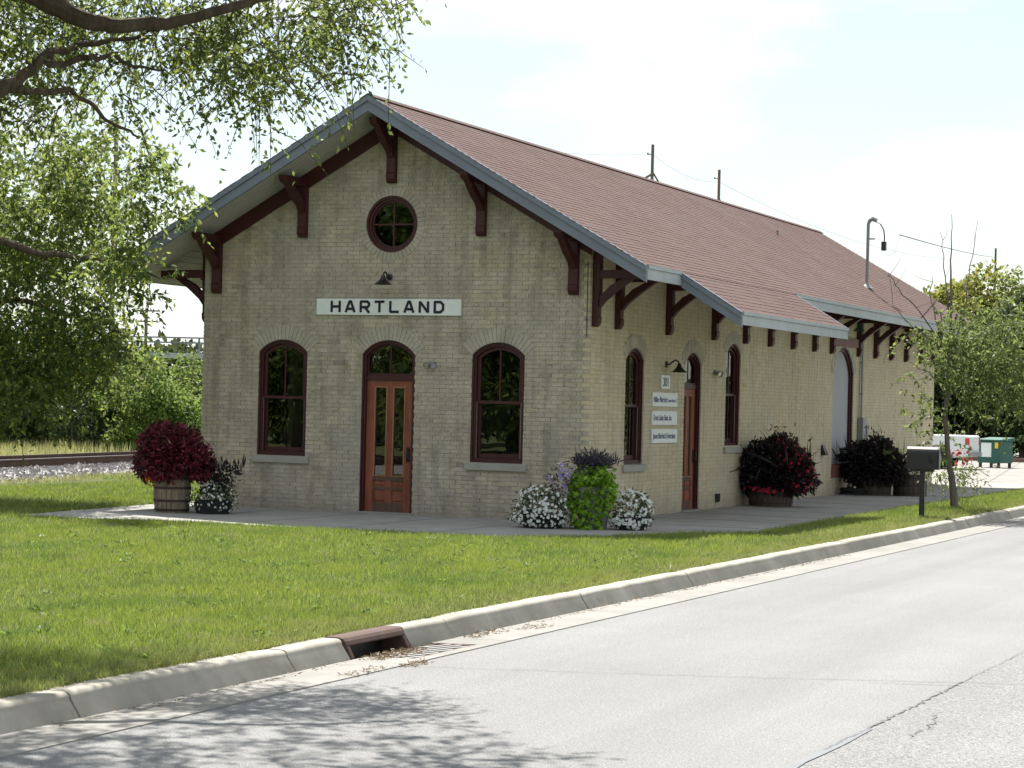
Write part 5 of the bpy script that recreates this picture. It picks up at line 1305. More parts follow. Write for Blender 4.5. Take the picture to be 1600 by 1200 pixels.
# ------------------------------------------------------------------ planters
def staved_barrel(name, loc, r0, rb, hgt, n, mat, label, group=None, hoops=(0.12, 0.36, 0.64, 0.9), rim=True):
    o = empty(name, loc, RS.uniform(0, 1)); tag(o, label, 'barrel', group)
    rr = lambda t: r0 + (rb - r0) * (1 - (2 * t - 1) ** 2) if rb > r0 else r0 + (rb - r0) * (1 - t)
    for k in range(n):
        a0 = 2 * PI * (k + 0.03) / n; a1 = 2 * PI * (k + 0.97) / n
        vs_ = []; fs = []
        for i in range(5):
            t = i / 4; R = rr(t) + RS.uniform(-0.002, 0.002); z = hgt * t
            for r_, a in ((R, a0), (R, a1), (R - 0.03, a1), (R - 0.03, a0)): vs_.append((r_ * math.cos(a), r_ * math.sin(a), z))
        for i in range(4):
            for q in range(4): fs.append((i * 4 + q, i * 4 + (q + 1) % 4, i * 4 + 4 + (q + 1) % 4, i * 4 + 4 + q))
        fs += [(3, 2, 1, 0), (16, 17, 18, 19)]
        MB().add(vs_, fs).build('stave', mat, o)
    for t in hoops:
        R = rr(t); R2 = rr(min(1, t + 0.05))
        m = MB(); m.lathe([(R - 0.004, hgt * t - 0.018), (R + 0.005, hgt * t - 0.018), (R2 + 0.005, hgt * t + 0.020), (R2 - 0.004, hgt * t + 0.020)], 28); m.build('hoop', M['hoop'], o)
    m = MB(); m.lathe([(rr(0.85) - 0.035, hgt * 0.84), (rr(0.9) - 0.035, hgt * 0.90)], 20); m.build('soil', M['tie'], o)
    return o
def plant(name, loc, label, cat, parts, group=None):
    o = empty(name, loc); tag(o, label, cat, group)
    for (pn, mat, V, nper) in parts: poly_mesh(pn, V, nper, mat, o, kind='stuff')
    return o
def flowers(blobs, n, size, facing=(0.2, -0.7, 0.4), petals=6):
    """small cupped blossoms on blob surfaces, petals as triangles round a centre"""
    out = []
    per = max(1, n // len(blobs))
    for (cx, cy, cz, rx, ry, rz) in blobs:
        d = nrm(RS.normal(size=(per, 3)) + np.array(facing) * 0.6)
        P = np.array([cx, cy, cz]) + d * np.array([rx, ry, rz]) * RS.uniform(0.98, 1.1, (per, 1))
        nr = nrm(d + np.array(facing) * 0.5 + RS.normal(size=(per, 3)) * 0.25)
        a = nrm(np.cross(nr, np.array([0.1, 0.2, 0.97]))); b = np.cross(nr, a)
        s = size * RS.uniform(0.7, 1.2, (per, 1))
        for k in range(petals):
            t0 = 2 * PI * (k + 0.03) / petals; t1 = 2 * PI * (k + 0.97) / petals
            p0 = P; p1 = P + s * (a * math.cos(t0) + b * math.sin(t0)) + nr * s * 0.3; p2 = P + s * (a * math.cos(t1) + b * math.sin(t1)) + nr * s * 0.3
            out.append(np.stack([p0, p1, p2], 1).reshape(-1, 3))
    return np.concatenate(out)
def spikes(base, n, L, lean, w, up=1.0, spread=0.15):
    P = np.array(base) + RS.normal(size=(n, 3)) * np.array([spread, spread, 0.03])
    D_ = RS.normal(size=(n, 3)) * lean + np.array([0, 0, up])
    return leaves(P, D_, L * RS.uniform(0.6, 1.2, n), w, 0.1)

# left barrel with burgundy foliage ball
staved_barrel('whiskey_barrel', (-5.97, -2.30, 0.008), 0.255, 0.29, 0.62, 22, M['barrel'], 'weathered whole oak barrel with rusty hoops at the left corner of the depot', hoops=(0.07, 0.30, 0.62, 0.86))
B1 = [(-0.02, 0, 0.40, 0.47, 0.44, 0.34), (-0.16, 0.0, 0.52, 0.32, 0.3, 0.24), (-0.40, -0.02, 0.14, 0.22, 0.26, 0.24), (0.40, 0.0, 0.24, 0.26, 0.28, 0.22), (0.52, 0.0, 0.06, 0.14, 0.2, 0.14), (0, -0.25, 0.14, 0.34, 0.24, 0.22), (0.05, 0.2, 0.2, 0.4, 0.3, 0.3)]
plant('burgundy_plant', (-5.97, -2.30, 0.60), 'round mound of burgundy foliage growing out of the oak barrel', 'plant',
      [('foliage', M['leaf_burgundy'], np.concatenate([cloud_leaves(B1, 14000, 0.080, 0.040, shell=0.35, droop=-0.3), spikes((0, 0, 0.42), 60, 0.20, 0.9, 0.03, spread=0.28)]), 4),
       ('orange_blossoms', M['petal_orange'], flowers([(-0.30, -0.10, -0.06, 0.10, 0.10, 0.12)], 70, 0.035), 3)])
B2 = [(0, 0, 0.22, 0.38, 0.30, 0.22), (0.12, 0.0, 0.42, 0.22, 0.2, 0.22)]
plant('white_flowering_plant', (-5.33, -2.15, 0.0), 'dark bushy plant with small white flowers right of the oak barrel', 'plant',
      [('foliage', M['leaf_deep'], cloud_leaves(B2, 6500, 0.05, 0.026), 4),
       ('purple_leaves', M['leaf_black'], np.concatenate([cloud_leaves([(0.15, 0.02, 0.62, 0.24, 0.2, 0.22), (-0.05, 0, 0.5, 0.2, 0.2, 0.18)], 3600, 0.11, 0.04, shell=0.8, droop=0.1), spikes((0.18, 0, 0.68), 40, 0.2, 0.5, 0.035)]), 4),
       ('blossoms', M['petal_white'], flowers([(0, 0, 0.25, 0.38, 0.32, 0.24)], 120, 0.018), 3)])
m = MB(); m.lathe([(0.25, 0.0), (0.30, 0.20), (0.27, 0.20), (0.23, 0.04)], 20); lp = m.build('low_pot', M['rubber'], None, (-5.33, -2.15, 0.008)); tag(lp, 'low black pot under the white flowering plant by the oak barrel', 'pot')

# corner group
def pot(loc, r0, r1, h, mat, label):
    m = MB(); m.lathe([(r0, 0), (r1, h * 0.92), (r1 + 0.02, h * 0.92), (r1 + 0.02, h), (r1 - 0.02, h), (r1 - 0.03, h * 0.85), (0.02, h * 0.85)], 24)
    o = m.build('plant_pot', mat, None, loc, smooth=True); tag(o, label, 'pot')
pot((0.0, -1.72, 0.008), 0.28, 0.34, 0.22, M['rubber'], 'low black pot under the left white petunia mound')
pot((0.68, -1.42, 0.008), 0.20, 0.27, 0.62, M['clay'], 'tall grey pot behind the lime green vine at the building corner')
pot((1.19, -1.18, 0.008), 0.22, 0.28, 0.20, M['rubber'], 'low black pot under the right white petunia mound')
BW1 = [(0, 0, 0.30, 0.41, 0.34, 0.30), (0, -0.05, 0.14, 0.40, 0.33, 0.14)]
plant('white_petunias', (-0.02, -1.74, 0.008), 'wide mound of white petunias in a low pot left of the lime green vine', 'flowers',
      [('foliage', M['leaf_deep'], cloud_leaves(BW1, 6500, 0.05, 0.028, droop=-0.1), 4), ('blossoms', M['petal_white'], flowers(BW1, 330, 0.024), 3)], 'petunia mounds at the building corner')
BW2 = [(0, 0, 0.28, 0.30, 0.28, 0.29), (0, -0.03, 0.13, 0.29, 0.28, 0.13)]
plant('white_petunias', (1.19, -1.18, 0.008), 'round mound of white petunias in a low pot right of the lime green vine', 'flowers',
      [('foliage', M['leaf_deep'], cloud_leaves(BW2, 7500, 0.05, 0.028, droop=-0.1), 4), ('blossoms', M['petal_white'], flowers(BW2, 300, 0.024), 3)], 'petunia mounds at the building corner')
BV = [(0, 0, 0.66, 0.30, 0.26, 0.26), (-0.02, -0.10, 0.42, 0.30, 0.20, 0.28), (0.0, -0.16, 0.20, 0.24, 0.14, 0.20), (0.18, -0.04, 0.60, 0.18, 0.2, 0.28), (0.04, -0.22, 0.06, 0.17, 0.10, 0.08)]
plant('lime_vine', (0.66, -1.45, 0.02), 'bright lime green sweet potato vine cascading over the tall pot', 'vine',
      [('foliage', M['leaf_lime'], cloud_leaves(BV, 6200, 0.085, 0.075, shell=0.3, droop=-0.7), 4)])
plant('purple_foliage_plant', (0.66, -1.42, 0.90), 'spiky grey purple foliage plant rising above the lime green vine', 'plant',
      [('foliage', M['leaf_purple'], np.concatenate([cloud_leaves([(0, 0, 0.10, 0.28, 0.22, 0.15)], 6000, 0.10, 0.028, shell=0.9, droop=0.1), spikes((0, 0, 0.05), 260, 0.20, 0.75, 0.026, spread=0.14)]), 4)])
plant('violet_daisies', (0.24, -1.60, 0.35), 'small violet daisies between the left petunias and the vine', 'flowers',
      [('foliage', M['leaf_purple'], cloud_leaves([(0, 0, 0.30, 0.22, 0.18, 0.34)], 6500, 0.06, 0.02, shell=0.8), 4), ('blossoms', M['petal_violet'], flowers([(0, -0.04, 0.42, 0.20, 0.16, 0.18)], 26, 0.03), 3),
       ('pale_blossoms', M['petal_white'], flowers([(0, -0.04, 0.46, 0.18, 0.16, 0.14)], 7, 0.026), 3)])

def coleus(loc, s, red, label, lg):
    bl = [(0, 0, 0.42 * s, 0.56 * s, 0.46 * s, 0.40 * s), (-0.34 * s, 0, 0.30 * s, 0.32 * s, 0.34 * s, 0.36 * s), (0.30 * s, 0, 0.30 * s, 0.36 * s, 0.34 * s, 0.34 * s), (0.02, -0.2 * s, 0.16 * s, 0.5 * s, 0.26 * s, 0.25 * s), (0.10 * s, 0, 0.74 * s, 0.26 * s, 0.24 * s, 0.20 * s), (-0.52 * s, 0.0, 0.50 * s, 0.16 * s, 0.2, 0.2 * s), (0.56 * s, -0.1, 0.16 * s, 0.22 * s, 0.2, 0.16 * s), (-0.28 * s, 0, 0.72 * s, 0.16 * s, 0.16, 0.12 * s)]
    parts = [('foliage', M['leaf_black'], cloud_leaves(bl, 6500, 0.085, 0.055, shell=0.35, droop=-0.1), 4),
             ('spiky_leaves', M['leaf_black'], np.concatenate([spikes((RS.normal() * 0.3, RS.normal() * 0.2, 0.45 * s), 26, 0.42 * s, 0.8, 0.035, spread=0.2) for _ in range(5)]), 4),
             ('seed_heads', M['leaf_black'], np.concatenate([spikes((0.0, 0, 0.82 * s), 14, 0.34, 0.55, 0.012, spread=0.1), spikes((0.05, 0, 1.05 * s), 12, 0.12, 1.2, 0.03, up=0.4, spread=0.16)]), 4)]
    if red:
        parts.append(('red_foliage', M['leaf_burgundy'], cloud_leaves([(0.40 * s, -0.08, 0.36 * s, 0.26 * s, 0.26 * s, 0.36 * s), (0.2 * s, -0.22, 0.66 * s, 0.2 * s, 0.16, 0.2 * s)], 4800, 0.075, 0.04), 4))
        parts.append(('crimson_blossoms', M['petal_red'], flowers([(0.48 * s, -0.12, 0.30 * s, 0.24 * s, 0.22 * s, 0.34 * s), (0.42 * s, -0.18, 0.14 * s, 0.24 * s, 0.18, 0.14 * s), (0.3 * s, -0.2, 0.5 * s, 0.2 * s, 0.2, 0.2 * s)], 66, 0.030), 3))
        parts.append(('low_blossoms', M['petal_red'], flowers([(-0.12, -0.36 * s, 0.02, 0.34 * s, 0.10, 0.06)], 34, 0.035), 3))
        parts.append(('bronze_leaves', M['petal_orange'], cloud_leaves([(0.05, -0.2, 0.80 * s, 0.12, 0.1, 0.06)], 1500, 0.06, 0.03), 4)) if False else None
    return plant('dark_foliage_plant', loc, label, 'plant', parts, lg)
staved_barrel('half_barrel', (0.52, 8.42, 0.008), 0.44, 0.40, 0.34, 26, M['darkbarrel'], 'dark oak half barrel holding the crimson flowered plant by the side wall', hoops=(0.2, 0.7))
coleus((0.58, 8.42, 0.30), 1.12, True, 'huge near black plant with crimson flowers in a half barrel near the side door', 'dark foliage plants in barrels along the side wall')
staved_barrel('half_barrel', (0.72, 15.70, 0.008), 0.40, 0.36, 0.32, 22, M['darkbarrel'], 'dark half barrel standing in front of the grey freight door', hoops=(0.2, 0.7))
coleus((0.70, 15.66, 0.30), 1.06, False, 'near black foliage plant in the half barrel in front of the freight door', 'dark foliage plants in barrels along the side wall')
poly_mesh('red_sprigs', cloud_leaves([(1.05, 15.5, 0.92, 0.16, 0.14, 0.2)], 3000, 0.07, 0.03), 4, M['leaf_burgundy'], None, kind='stuff')
tag(bpy.context.scene.objects['red_sprigs'], 'sparse dark red sprigs growing at the side of the freight door plant', 'plant')
staved_barrel('half_barrel', (1.42, 16.10, 0.008), 0.36, 0.36, 0.46, 20, M['darkbarrel'], 'dark half barrel farther right of the freight door, behind the mailbox', hoops=(0.15, 0.5, 0.85))
poly_mesh('trailing_plant', cloud_leaves([(1.42, 16.05, 0.46, 0.36, 0.34, 0.14)], 5200, 0.06, 0.03), 4, M['leaf_black'], None, kind='stuff')
tag(bpy.context.scene.objects['trailing_plant'], 'low dark trailing plant filling the barrel behind the mailbox', 'plant')
hs = MB()
for k in range(4):
    r = 0.28 - 0.02 * (k % 2)
    hs.tube([(r * math.cos(a), r * 0.9 * math.sin(a), 0.03 + 0.035 * k + 0.005 * math.sin(3 * a)) for a in [2 * PI * i / 24 for i in range(25)]], 0.016, 6, cap=False)
tag(hs.build('garden_hose', M['rubber'], None, (0.36, 15.30, 0.008), smooth=True), 'coiled dark garden hose lying at the foot of the freight door plant', 'hose')

# ------------------------------------------------------------------ young tree in the grass strip
OY = Vector(YT_TRUNK[0]); OY.z = 0
def loc_pts(P, O): return [tuple(Vector(p) - O) for p in P]
yt = empty('young_tree', tuple(OY)); tag(yt, 'slender young tree with bare upper twigs in the grass strip by the mailbox', 'tree')
m = MB(); P = wiggle(loc_pts(YT_TRUNK, OY), 0.012, 3); P[0] = (P[0][0], P[0][1], -0.05)
nn_ = len(P); m.tube(P, [0.082 * (1 - (i / (nn_ - 1)) ** 0.62) + 0.005 for i in range(nn_)], 9, cap=False); m.build('trunk', M['bark_grey'], yt, smooth=True)
for br, r0 in ((YT_B1, 0.022), (YT_B2, 0.016), (YT_B3, 0.020), (YT_B4, 0.018), (YT_B5, 0.024), (YT_B6, 0.018), (YT_B7, 0.022), (YT_B8, 0.016)):
    P = wiggle(loc_pts(br, OY), 0.02, 3); m = MB(); m.tube(P, taper(len(P), r0, 0.004), 6, cap=False)
    for i in range(2, len(P) - 1, 2):
        p = Vector(P[i]); d = Vector((random.gauss(0, 1), random.gauss(0, 1), random.uniform(0.3, 1.2))).normalized()
        m.tube([tuple(p), tuple(p + d * 0.25), tuple(p + d * 0.45 + Vector((0, 0, 0.05)))], [0.006, 0.004, 0.002], 4, cap=False)
    m.build('branch', M['bark_grey'], yt)
tw = MB()
V = sprays([tuple(Vector(p) - OY) for p in YOUNG_TREE_SPRAYS if (Vector(p) - OY).dot(Vector((0.92, 0.39, 0))) > -0.62], 0.42, 12, 13, 0.12, 0.042, 0.35, 0.24, tw)
poly_mesh('crown', V, 4, M['leaf_young'], yt, kind='stuff'); tw.build('twigs', M['bark_grey'], yt, recalc=False)['kind'] = 'stuff'
fb = [(0.25, 0.3, 0.75, 0.42, 0.4, 0.35), (0.0, 0.2, 0.5, 0.3, 0.3, 0.25)]
plant('flowering_shrub', (3.45, 11.4, 0.0), 'loose shrub with pinkish red tips around the foot of the young tree', 'shrub',
      [('foliage', M['leaf_young'], sprays([(RS.normal() * 0.28, RS.normal() * 0.28, RS.uniform(0.3, 1.0)) for _ in range(15)], 0.30, 6, 9, 0.08, 0.026, 0.5, 0.1), 4),
       ('stems', M['bark_grey'], sprays([(0, 0, 0.2)], 0.9, 10, 4, 0.3, 0.012, -0.2, 0.05), 4),
       ('blossoms', M['petal_red'], flowers([(0.05, -0.1, 0.98, 0.25, 0.2, 0.16)], 22, 0.035), 3)])

# ------------------------------------------------------------------ big shade tree overhanging from the left
OA = Vector((0.1, -19.9, 0))
ta = empty('shade_tree', tuple(OA)); tag(ta, 'large shade tree with arching limbs reaching over the top left of the view', 'tree')
A1 = loc_pts(LIMB_A1, OA); A2 = loc_pts(LIMB_A2, OA)
m = MB(); P = wiggle([(0, 0, -0.1), (0.02, 0.05, 1.2), (0.15, 0.3, 2.6), (0.35, 0.8, 3.6)], 0.03, 3); m.tube(P, taper(len(P), 0.33, 0.24), 14, cap=False)
for k in range(6):
    a = k * 1.05; m.tube([(0.45 * math.cos(a), 0.45 * math.sin(a), -0.08), (0.28 * math.cos(a), 0.28 * math.sin(a), 0.08), (0.15 * math.cos(a), 0.15 * math.sin(a), 0.5)], [0.06, 0.12, 0.1], 8)
m.build('trunk', M['bark'], ta, smooth=True)
def limb(P, r0, r1, parent, mat, amp=0.025, n=8):
    Q = wiggle(P, amp, 3); m = MB(); m.tube(Q, taper(len(Q), r0, r1), n, cap=False); return m.build('limb', mat, parent, smooth=True)
st = (0.35, 0.8, 3.6)
limb([st, (0.9, 1.7, 4.7), A1[0]] + A1[1:], 0.105, 0.016, ta, M['bark'], 0.012)
limb([st, (0.8, 1.6, 3.75)] + A2, 0.08, 0.010, ta, M['bark'], 0.012)
limb([A2[3]] + loc_pts(LIMB_A3, OA), 0.035, 0.008, ta, M['bark'])
limb([A2[1]] + loc_pts(LIMB_A4, OA), 0.035, 0.008, ta, M['bark'])
limb([st, (-0.8, 0.2, 5.2), (-2.2, -0.6, 6.6), (-3.6, -1.2, 7.6)], 0.16, 0.03, ta, M['bark'])
limb([st, (0.6, 0.2, 5.6), (0.9, -0.9, 7.4), (1.4, -1.8, 9.0)], 0.17, 0.03, ta, M['bark'])
limb([(0.9, 1.7, 4.7), (2.0, 1.6, 6.0), (3.6, 1.6, 7.2), (5.0, 1.2, 8.0)], 0.11, 0.02, ta, M['bark'])
limb([st, (-1.2, -0.9, 4.8), (-2.6, -2.2, 5.6)], 0.12, 0.03, ta, M['bark'])
over = []
RA = random.Random(3)
while len(over) < 560:
    x, y, z = RA.uniform(-4.5, 6.2), RA.uniform(-25.5, -16.0), RA.uniform(4.8, 9.8)
    q = ((x - 0.8) / 5.6) ** 2 + ((y + 20.4) / 5.2) ** 2 + ((z - 6.6) / 3.4) ** 2
    if q > 1 or q < 0.18: continue
    sx, sy = x + 0.37 * z, y - 0.57 * z
    if sy > -19.15 - max(0, (4.6 - sx)) * 0.35: continue
    # leave the view corridor to the depot open
    dep = (Vector((x, y, z)) - Vector((12.33, -32.26, 1.85)))
    f_ = Vector((-0.3884, 0.9215, 0.0078)); r_ = Vector((0.9213, 0.3881, 0.0245)); u_ = Vector((-0.0195, -0.0167, 0.99967))
    zz = dep.dot(f_); px = 800 + 3495 * dep.dot(r_) / zz; py = 600 - 3495 * dep.dot(u_) / zz
    if zz > 0 and -60 < px < 1700 and py > -280: continue
    over.append((x, y, z))
tw = MB()
V = np.concatenate([sprays([tuple(Vector(p) - OA) for p in NEAR_TREE_SPRAYS], 0.46, 7, 11, 0.060, 0.030, 0.55, 0.12, tw),
                    sprays([tuple(Vector(p) - OA) for p in over], 0.55, 10, 12, 0.10, 0.06, 0.55, 0.30, None)])
poly_mesh('crown', V, 4, M['leaf_near'], ta, kind='stuff'); tw.build('twigs', M['bark'], ta, recalc=False)['kind'] = 'stuff'

# ------------------------------------------------------------------ leafy tree at the left edge, beside the depot
OB = Vector((-13.2, -3.0, 0))
tb_ = empty('broadleaf_tree', tuple(OB)); tag(tb_, 'dense leafy tree at the left edge whose low branches cover the eave tip', 'tree')
m = MB(); m.tube(wiggle([(0, 0, -0.1), (0, 0.1, 1.5), (0.1, 0.2, 3.0), (0.0, 0.1, 5.0), (0.2, 0.0, 7.5)], 0.03, 3), taper(13, 0.26, 0.06), 12, cap=False); m.build('trunk', M['bark'], tb_, smooth=True)
B1_ = loc_pts(LIMB_B1, OB); B2_ = loc_pts(LIMB_B2, OB)
limb([(0.1, 0.2, 3.0)] + B1_, 0.11, 0.012, tb_, M['bark'])
limb([(0, 0.15, 2.2)] + B2_, 0.09, 0.012, tb_, M['bark'])
for d in ((-2.5, 1, 3), (-1.5, -2, 4), (1.5, 2, 6), (-1, 2.5, 5.5), (2.6, 1.0, 5.4)):
    limb([(0.05, 0.1, 3.5), (d[0] * 0.5, d[1] * 0.5, 3.5 + (d[2] - 1.0) * 0.5), (d[0], d[1], d[2] + 1.2)], 0.08, 0.015, tb_, M['bark'])
off = []
while len(off) < 110:
    x, y, z = RA.uniform(-3.8, 2.0), RA.uniform(-2.5, 3.5), RA.uniform(1.4, 8.6)
    if (x / 3.6) ** 2 + (y / 3.4) ** 2 + ((z - 5) / 3.9) ** 2 > 1: continue
    dep = (Vector((x, y, z)) + OB - Vector((12.33, -32.26, 1.85))); zz = dep.dot(f_); px = 800 + 3495 * dep.dot(r_) / zz
    if px > -50: continue
    off.append((x, y, z))
tw = MB()
V = np.concatenate([sprays([tuple(Vector(p) - OB) for p in EDGE_TREE_SPRAYS], 0.50, 10, 13, 0.115, 0.055, 0.5, 0.16, tw),
                    sprays(off, 0.9, 9, 12, 0.11, 0.05, 0.5, 0.45, None)])
poly_mesh('crown', V, 4, M['leaf_edge'], tb_, kind='stuff'); tw.build('twigs', M['bark'], tb_, recalc=False)['kind'] = 'stuff'

# ------------------------------------------------------------------ background trees and shrubs
def bush(name, loc, blobs, mat, label, cat, per=130, L=0.16, Wd=0.09, trunk=None, group=None, barkmat=None):
    o = empty(name, loc); tag(o, label, cat, group)
    if trunk:
        hgt, r = trunk
        m = MB(); m.tube(wiggle([(0, 0, -0.1), (0.1, 0.05, hgt * 0.4), (0.0, 0.1, hgt * 0.75), (0.1, 0, hgt)], 0.05, 3), taper(10, r, r * 0.35), 8, cap=False)
        for b in blobs[:6]:
            m.tube([(0.05, 0.05, hgt * 0.45), (b[0] * 0.5, b[1] * 0.5, (hgt * 0.45 + b[2]) / 2 + 0.2), (b[0], b[1], b[2])], [r * 0.5, r * 0.3, r * 0.1], 6, cap=False)
        m.build('trunk', barkmat or M['bark'], o)
    poly_mesh('crown', cloud_leaves(blobs, per, L, Wd, shell=0.55, droop=-0.35), 4, mat, o, kind='stuff')
    return o
def rblobs(n, R, H, z0, s, seed):
    r = random.Random(seed); out = []
    for _ in range(n):
        a = r.uniform(0, 2 * PI); q = math.sqrt(r.random()); t = r.random()
        prof = math.sin(PI * (0.15 + 0.8 * t)) ** 0.7
        k = s * r.uniform(0.6, 1.25)
        out.append((R * q * prof * math.cos(a), R * q * prof * math.sin(a), z0 + (H - z0) * t, k, k, k * r.uniform(0.7, 0.95)))
    return out
# hedgerow beyond the track
hedge = [(-31.8, 20.0, 2.2, 3.3, 'leaf_dark', 'darkest broad shrub of the hedgerow, at the left edge behind the low tree'),
         (-29.6, 22.0, 2.0, 3.0, 'leaf_dark', 'dark shrub of the hedgerow, second from the left edge'),
         (-27.4, 23.0, 1.9, 2.9, 'leaf_dark', 'low dark shrub in the middle of the hedgerow beyond the track'),
         (-25.6, 23.8, 1.8, 3.0, 'leaf_deep', 'bluish green shrub of the hedgerow behind the burgundy plant'),
         (-24.2, 24.6, 1.5, 3.3, 'leaf_shrub', 'bright green shrub of the hedgerow nearest the depot'),
         (-22.7, 26.4, 1.7, 3.75, 'leaf_shrub', 'tallest bright green shrub of the hedgerow, touching the depot corner'),
         (-20.8, 28.2, 1.8, 3.6, 'leaf_deep', 'shaded green shrub of the hedgerow half hidden by the depot corner'),
         (-34.5, 18.0, 2.4, 4.0, 'leaf_dark', 'tall dark shrub at the far left end of the hedgerow')]
for i, (x, y, r, h_, mt, lb) in enumerate(hedge):
    bush('hedgerow_shrub', (x, y, 0), rblobs(16, r, h_ - 0.5, 0.35, 0.62, 50 + i), M[mt], lb, 'shrub', per=620, L=0.13, Wd=0.075, group='hedgerow shrubs beyond the railway track')
q = [(-37 + 1.5 * k, 24 + 1.15 * k + RS.uniform(-1, 1), 1.2, 1.4, 1.2, 1.5) for k in range(14)]
tag(poly_mesh('undergrowth', cloud_leaves(q, 260, 0.2, 0.12), 4, M['leaf_dark'], None, kind='stuff'), 'dark undergrowth filling the foot of the hedgerow', 'undergrowth')
# far wood on the horizon
fw = [(-170 + 9 * k + RS.uniform(-3, 3), 150 + 4 * k + RS.uniform(-5, 5), 2.2 + RS.uniform(0, 1.3), 6.5, 5, 3.6 + RS.uniform(-0.5, 1.2)) for k in range(26)]
tag(poly_mesh('far_wood', cloud_leaves(fw, 5, 0.9, 0.6), 4, M['leaf_deep'], None, kind='stuff'), 'far low wood along the horizon behind the hedgerow', 'wood')

# trees right of and behind the depot
rt = [('yellowing_tree', (-7.2, 66.0, 0), 3.0, 8.3, 2.6, 'leaf_yellow', 'yellow green tree just showing over the right end of the roof', 24, 1.0, 90),
      ('leafy_tree', (-2.5, 72.0, 0), 4.2, 9.7, 2.5, 'leaf_yellow', 'tall yellowing tree behind the young tree', 34, 1.25, 80),
      ('leafy_tree', (3.2, 68.0, 0), 4.0, 9.6, 2.0, 'leaf_shrub', 'tall green tree at the right edge of the view', 34, 1.25, 80),
      ('dark_tree', (-3.8, 60.0, 0), 2.8, 7.2, 0.6, 'leaf_dark', 'dark green tree behind the white pickup', 30, 1.0, 150),
      ('dark_tree', (1.4, 58.0, 0), 3.0, 7.6, 0.4, 'leaf_dark', 'very dark tree behind the green utility box at the right edge', 34, 1.05, 150),
      ('dark_tree', (-8.2, 62.0, 0), 2.8, 6.3, 0.6, 'leaf_dark', 'dark green tree mostly hidden behind the far end of the depot', 24, 1.0, 120)]
for i, (nm, lc, R, H, z0, mt, lb, nb, s_, per) in enumerate(rt):
    bush(nm, lc, rblobs(int(nb * 1.5), R, H - s_, z0 + s_ * 0.6, s_, 90 + i), M[mt], lb, 'tree', per=per * 1.5, L=0.24, Wd=0.15, trunk=(H * 0.8, 0.22), group='trees behind the parking lot')
q = [(-12 + 1.7 * k, 63.5 + RS.uniform(-1, 1), 0.8, 1.4, 1.1, 1.3) for k in range(14)]
tag(poly_mesh('undergrowth', cloud_leaves(q, 150, 0.2, 0.12), 4, M['leaf_dark'], None, kind='stuff'), 'dark undergrowth below the trees at the far side of the parking lot', 'undergrowth')
# trees across the street and behind the camera: seen only as reflections in the window glass
for i, (x, y, R, H) in enumerate(((-19, -42, 5.5, 12), (-29, -50, 6, 13), (-12, -56, 6, 12), (-38, -38, 5, 11), (-24, -64, 6, 14))):
    bush('street_tree', (x, y, -0.1), rblobs(34, R, H - 1.4, 0.4, 1.8, 130 + i), M['leaf_near'], ('round leafy street tree mirrored in the right gable window', 'leafy street tree mirrored in the left gable window', 'leafy street tree mirrored in the front door panes', 'farthest left street tree, mirrored in the round window', 'tallest street tree behind the others, mirrored above them in the gable windows')[i], 'tree', per=150, L=0.24, Wd=0.15, trunk=(H * 0.7, 0.3), group='street trees reflected in the windows')
for i, (x, y, R, H) in enumerate(((31.5, 82, 3.4, 5.6), (23, 78, 4, 3.0), (18, 70, 4, 2.9), (27, 100, 4, 3.5))):
    bush('roadside_tree', (x, y, -0.1), rblobs(18, R, H - 1.0, 0.8, 1.4, 160 + i), M['leaf_dark'], ('low tree mirrored in the side window nearest the corner', 'low tree mirrored in the second side window', 'low tree mirrored in the side door transom', 'farthest low tree across the street, mirrored in the second side window')[i], 'tree', per=26, L=0.42, Wd=0.26, trunk=(H * 0.7, 0.2), group='low trees reflected in the side windows')

# ------------------------------------------------------------------ poles, overpass, pickup, utility box
def pole(loc, h, r, label, arms=(), brace=False, rz=0.0):
    o = empty('utility_pole', loc, rz); tag(o, label, 'pole')
    m = MB(); m.tube([(0, 0, -0.2), (0, 0, h)], [r * 1.25, r], 10); m.build('pole', M['polewood'], o)
    for (z, L_) in arms:
        m = MB(); m.box(-L_ / 2, L_ / 2, r, r + 0.1, z - 0.06, z + 0.06); a = m.build('crossarm', M['polewood'], o)
        for q in (-0.46, -0.25, 0.25, 0.46):
            m = MB(); m.lathe([(0.035, 0.06), (0.05, 0.12), (0.03, 0.2)], 8, (q * L_, r + 0.05, z)); m.build('insulator', M['clay'], a)
    if brace:
        m = MB(); m.bar((0, 0, brace), (-1.2, -0.3, brace - 0.75), 0.1); m.bar((0.05, 0, brace + 0.05), (0.35, 0.2, brace - 0.5), 0.07); m.build('brace', M['polewood'], o)
        m = MB(); m.lathe([(0.04, 0.0), (0.05, 0.1)], 8, (-0.25, 0.0, h - 0.5)); m.box(-0.22, 0, -0.02, 0.02, h - 0.5, h - 0.46); m.build('insulator', M['grey_metal'], o)
    return o
pole((-24.24, 71.6, 0), 14.65, 0.075, 'nearer grey utility pole rising behind the roof ridge, left of the two', brace=13.2)
pole((-24.25, 82.44, 0), 14.55, 0.075, 'farther grey utility pole rising behind the roof ridge, right of the two', brace=12.9)
pole((-29.2, 31.6, 0), 11.0, 0.07, 'tall pale pole seen through the leaves of the left edge tree')
pole((-90.2, 130.7, 0), 9.0, 0.13, 'far utility pole with two crossarms left of the depot', arms=((8.8, 2.2), (7.9, 1.9)), rz=0.4)
pole((-12.03, 96.31, 0), 11.29, 0.06, 'thin pole end showing above the trees at the right, where the service wire arrives')
wire((-24.24, 71.6, 14.2), (-24.25, 82.44, 13.9), 0.4, 0.007, 'thin wire strung between the two poles behind the roof')
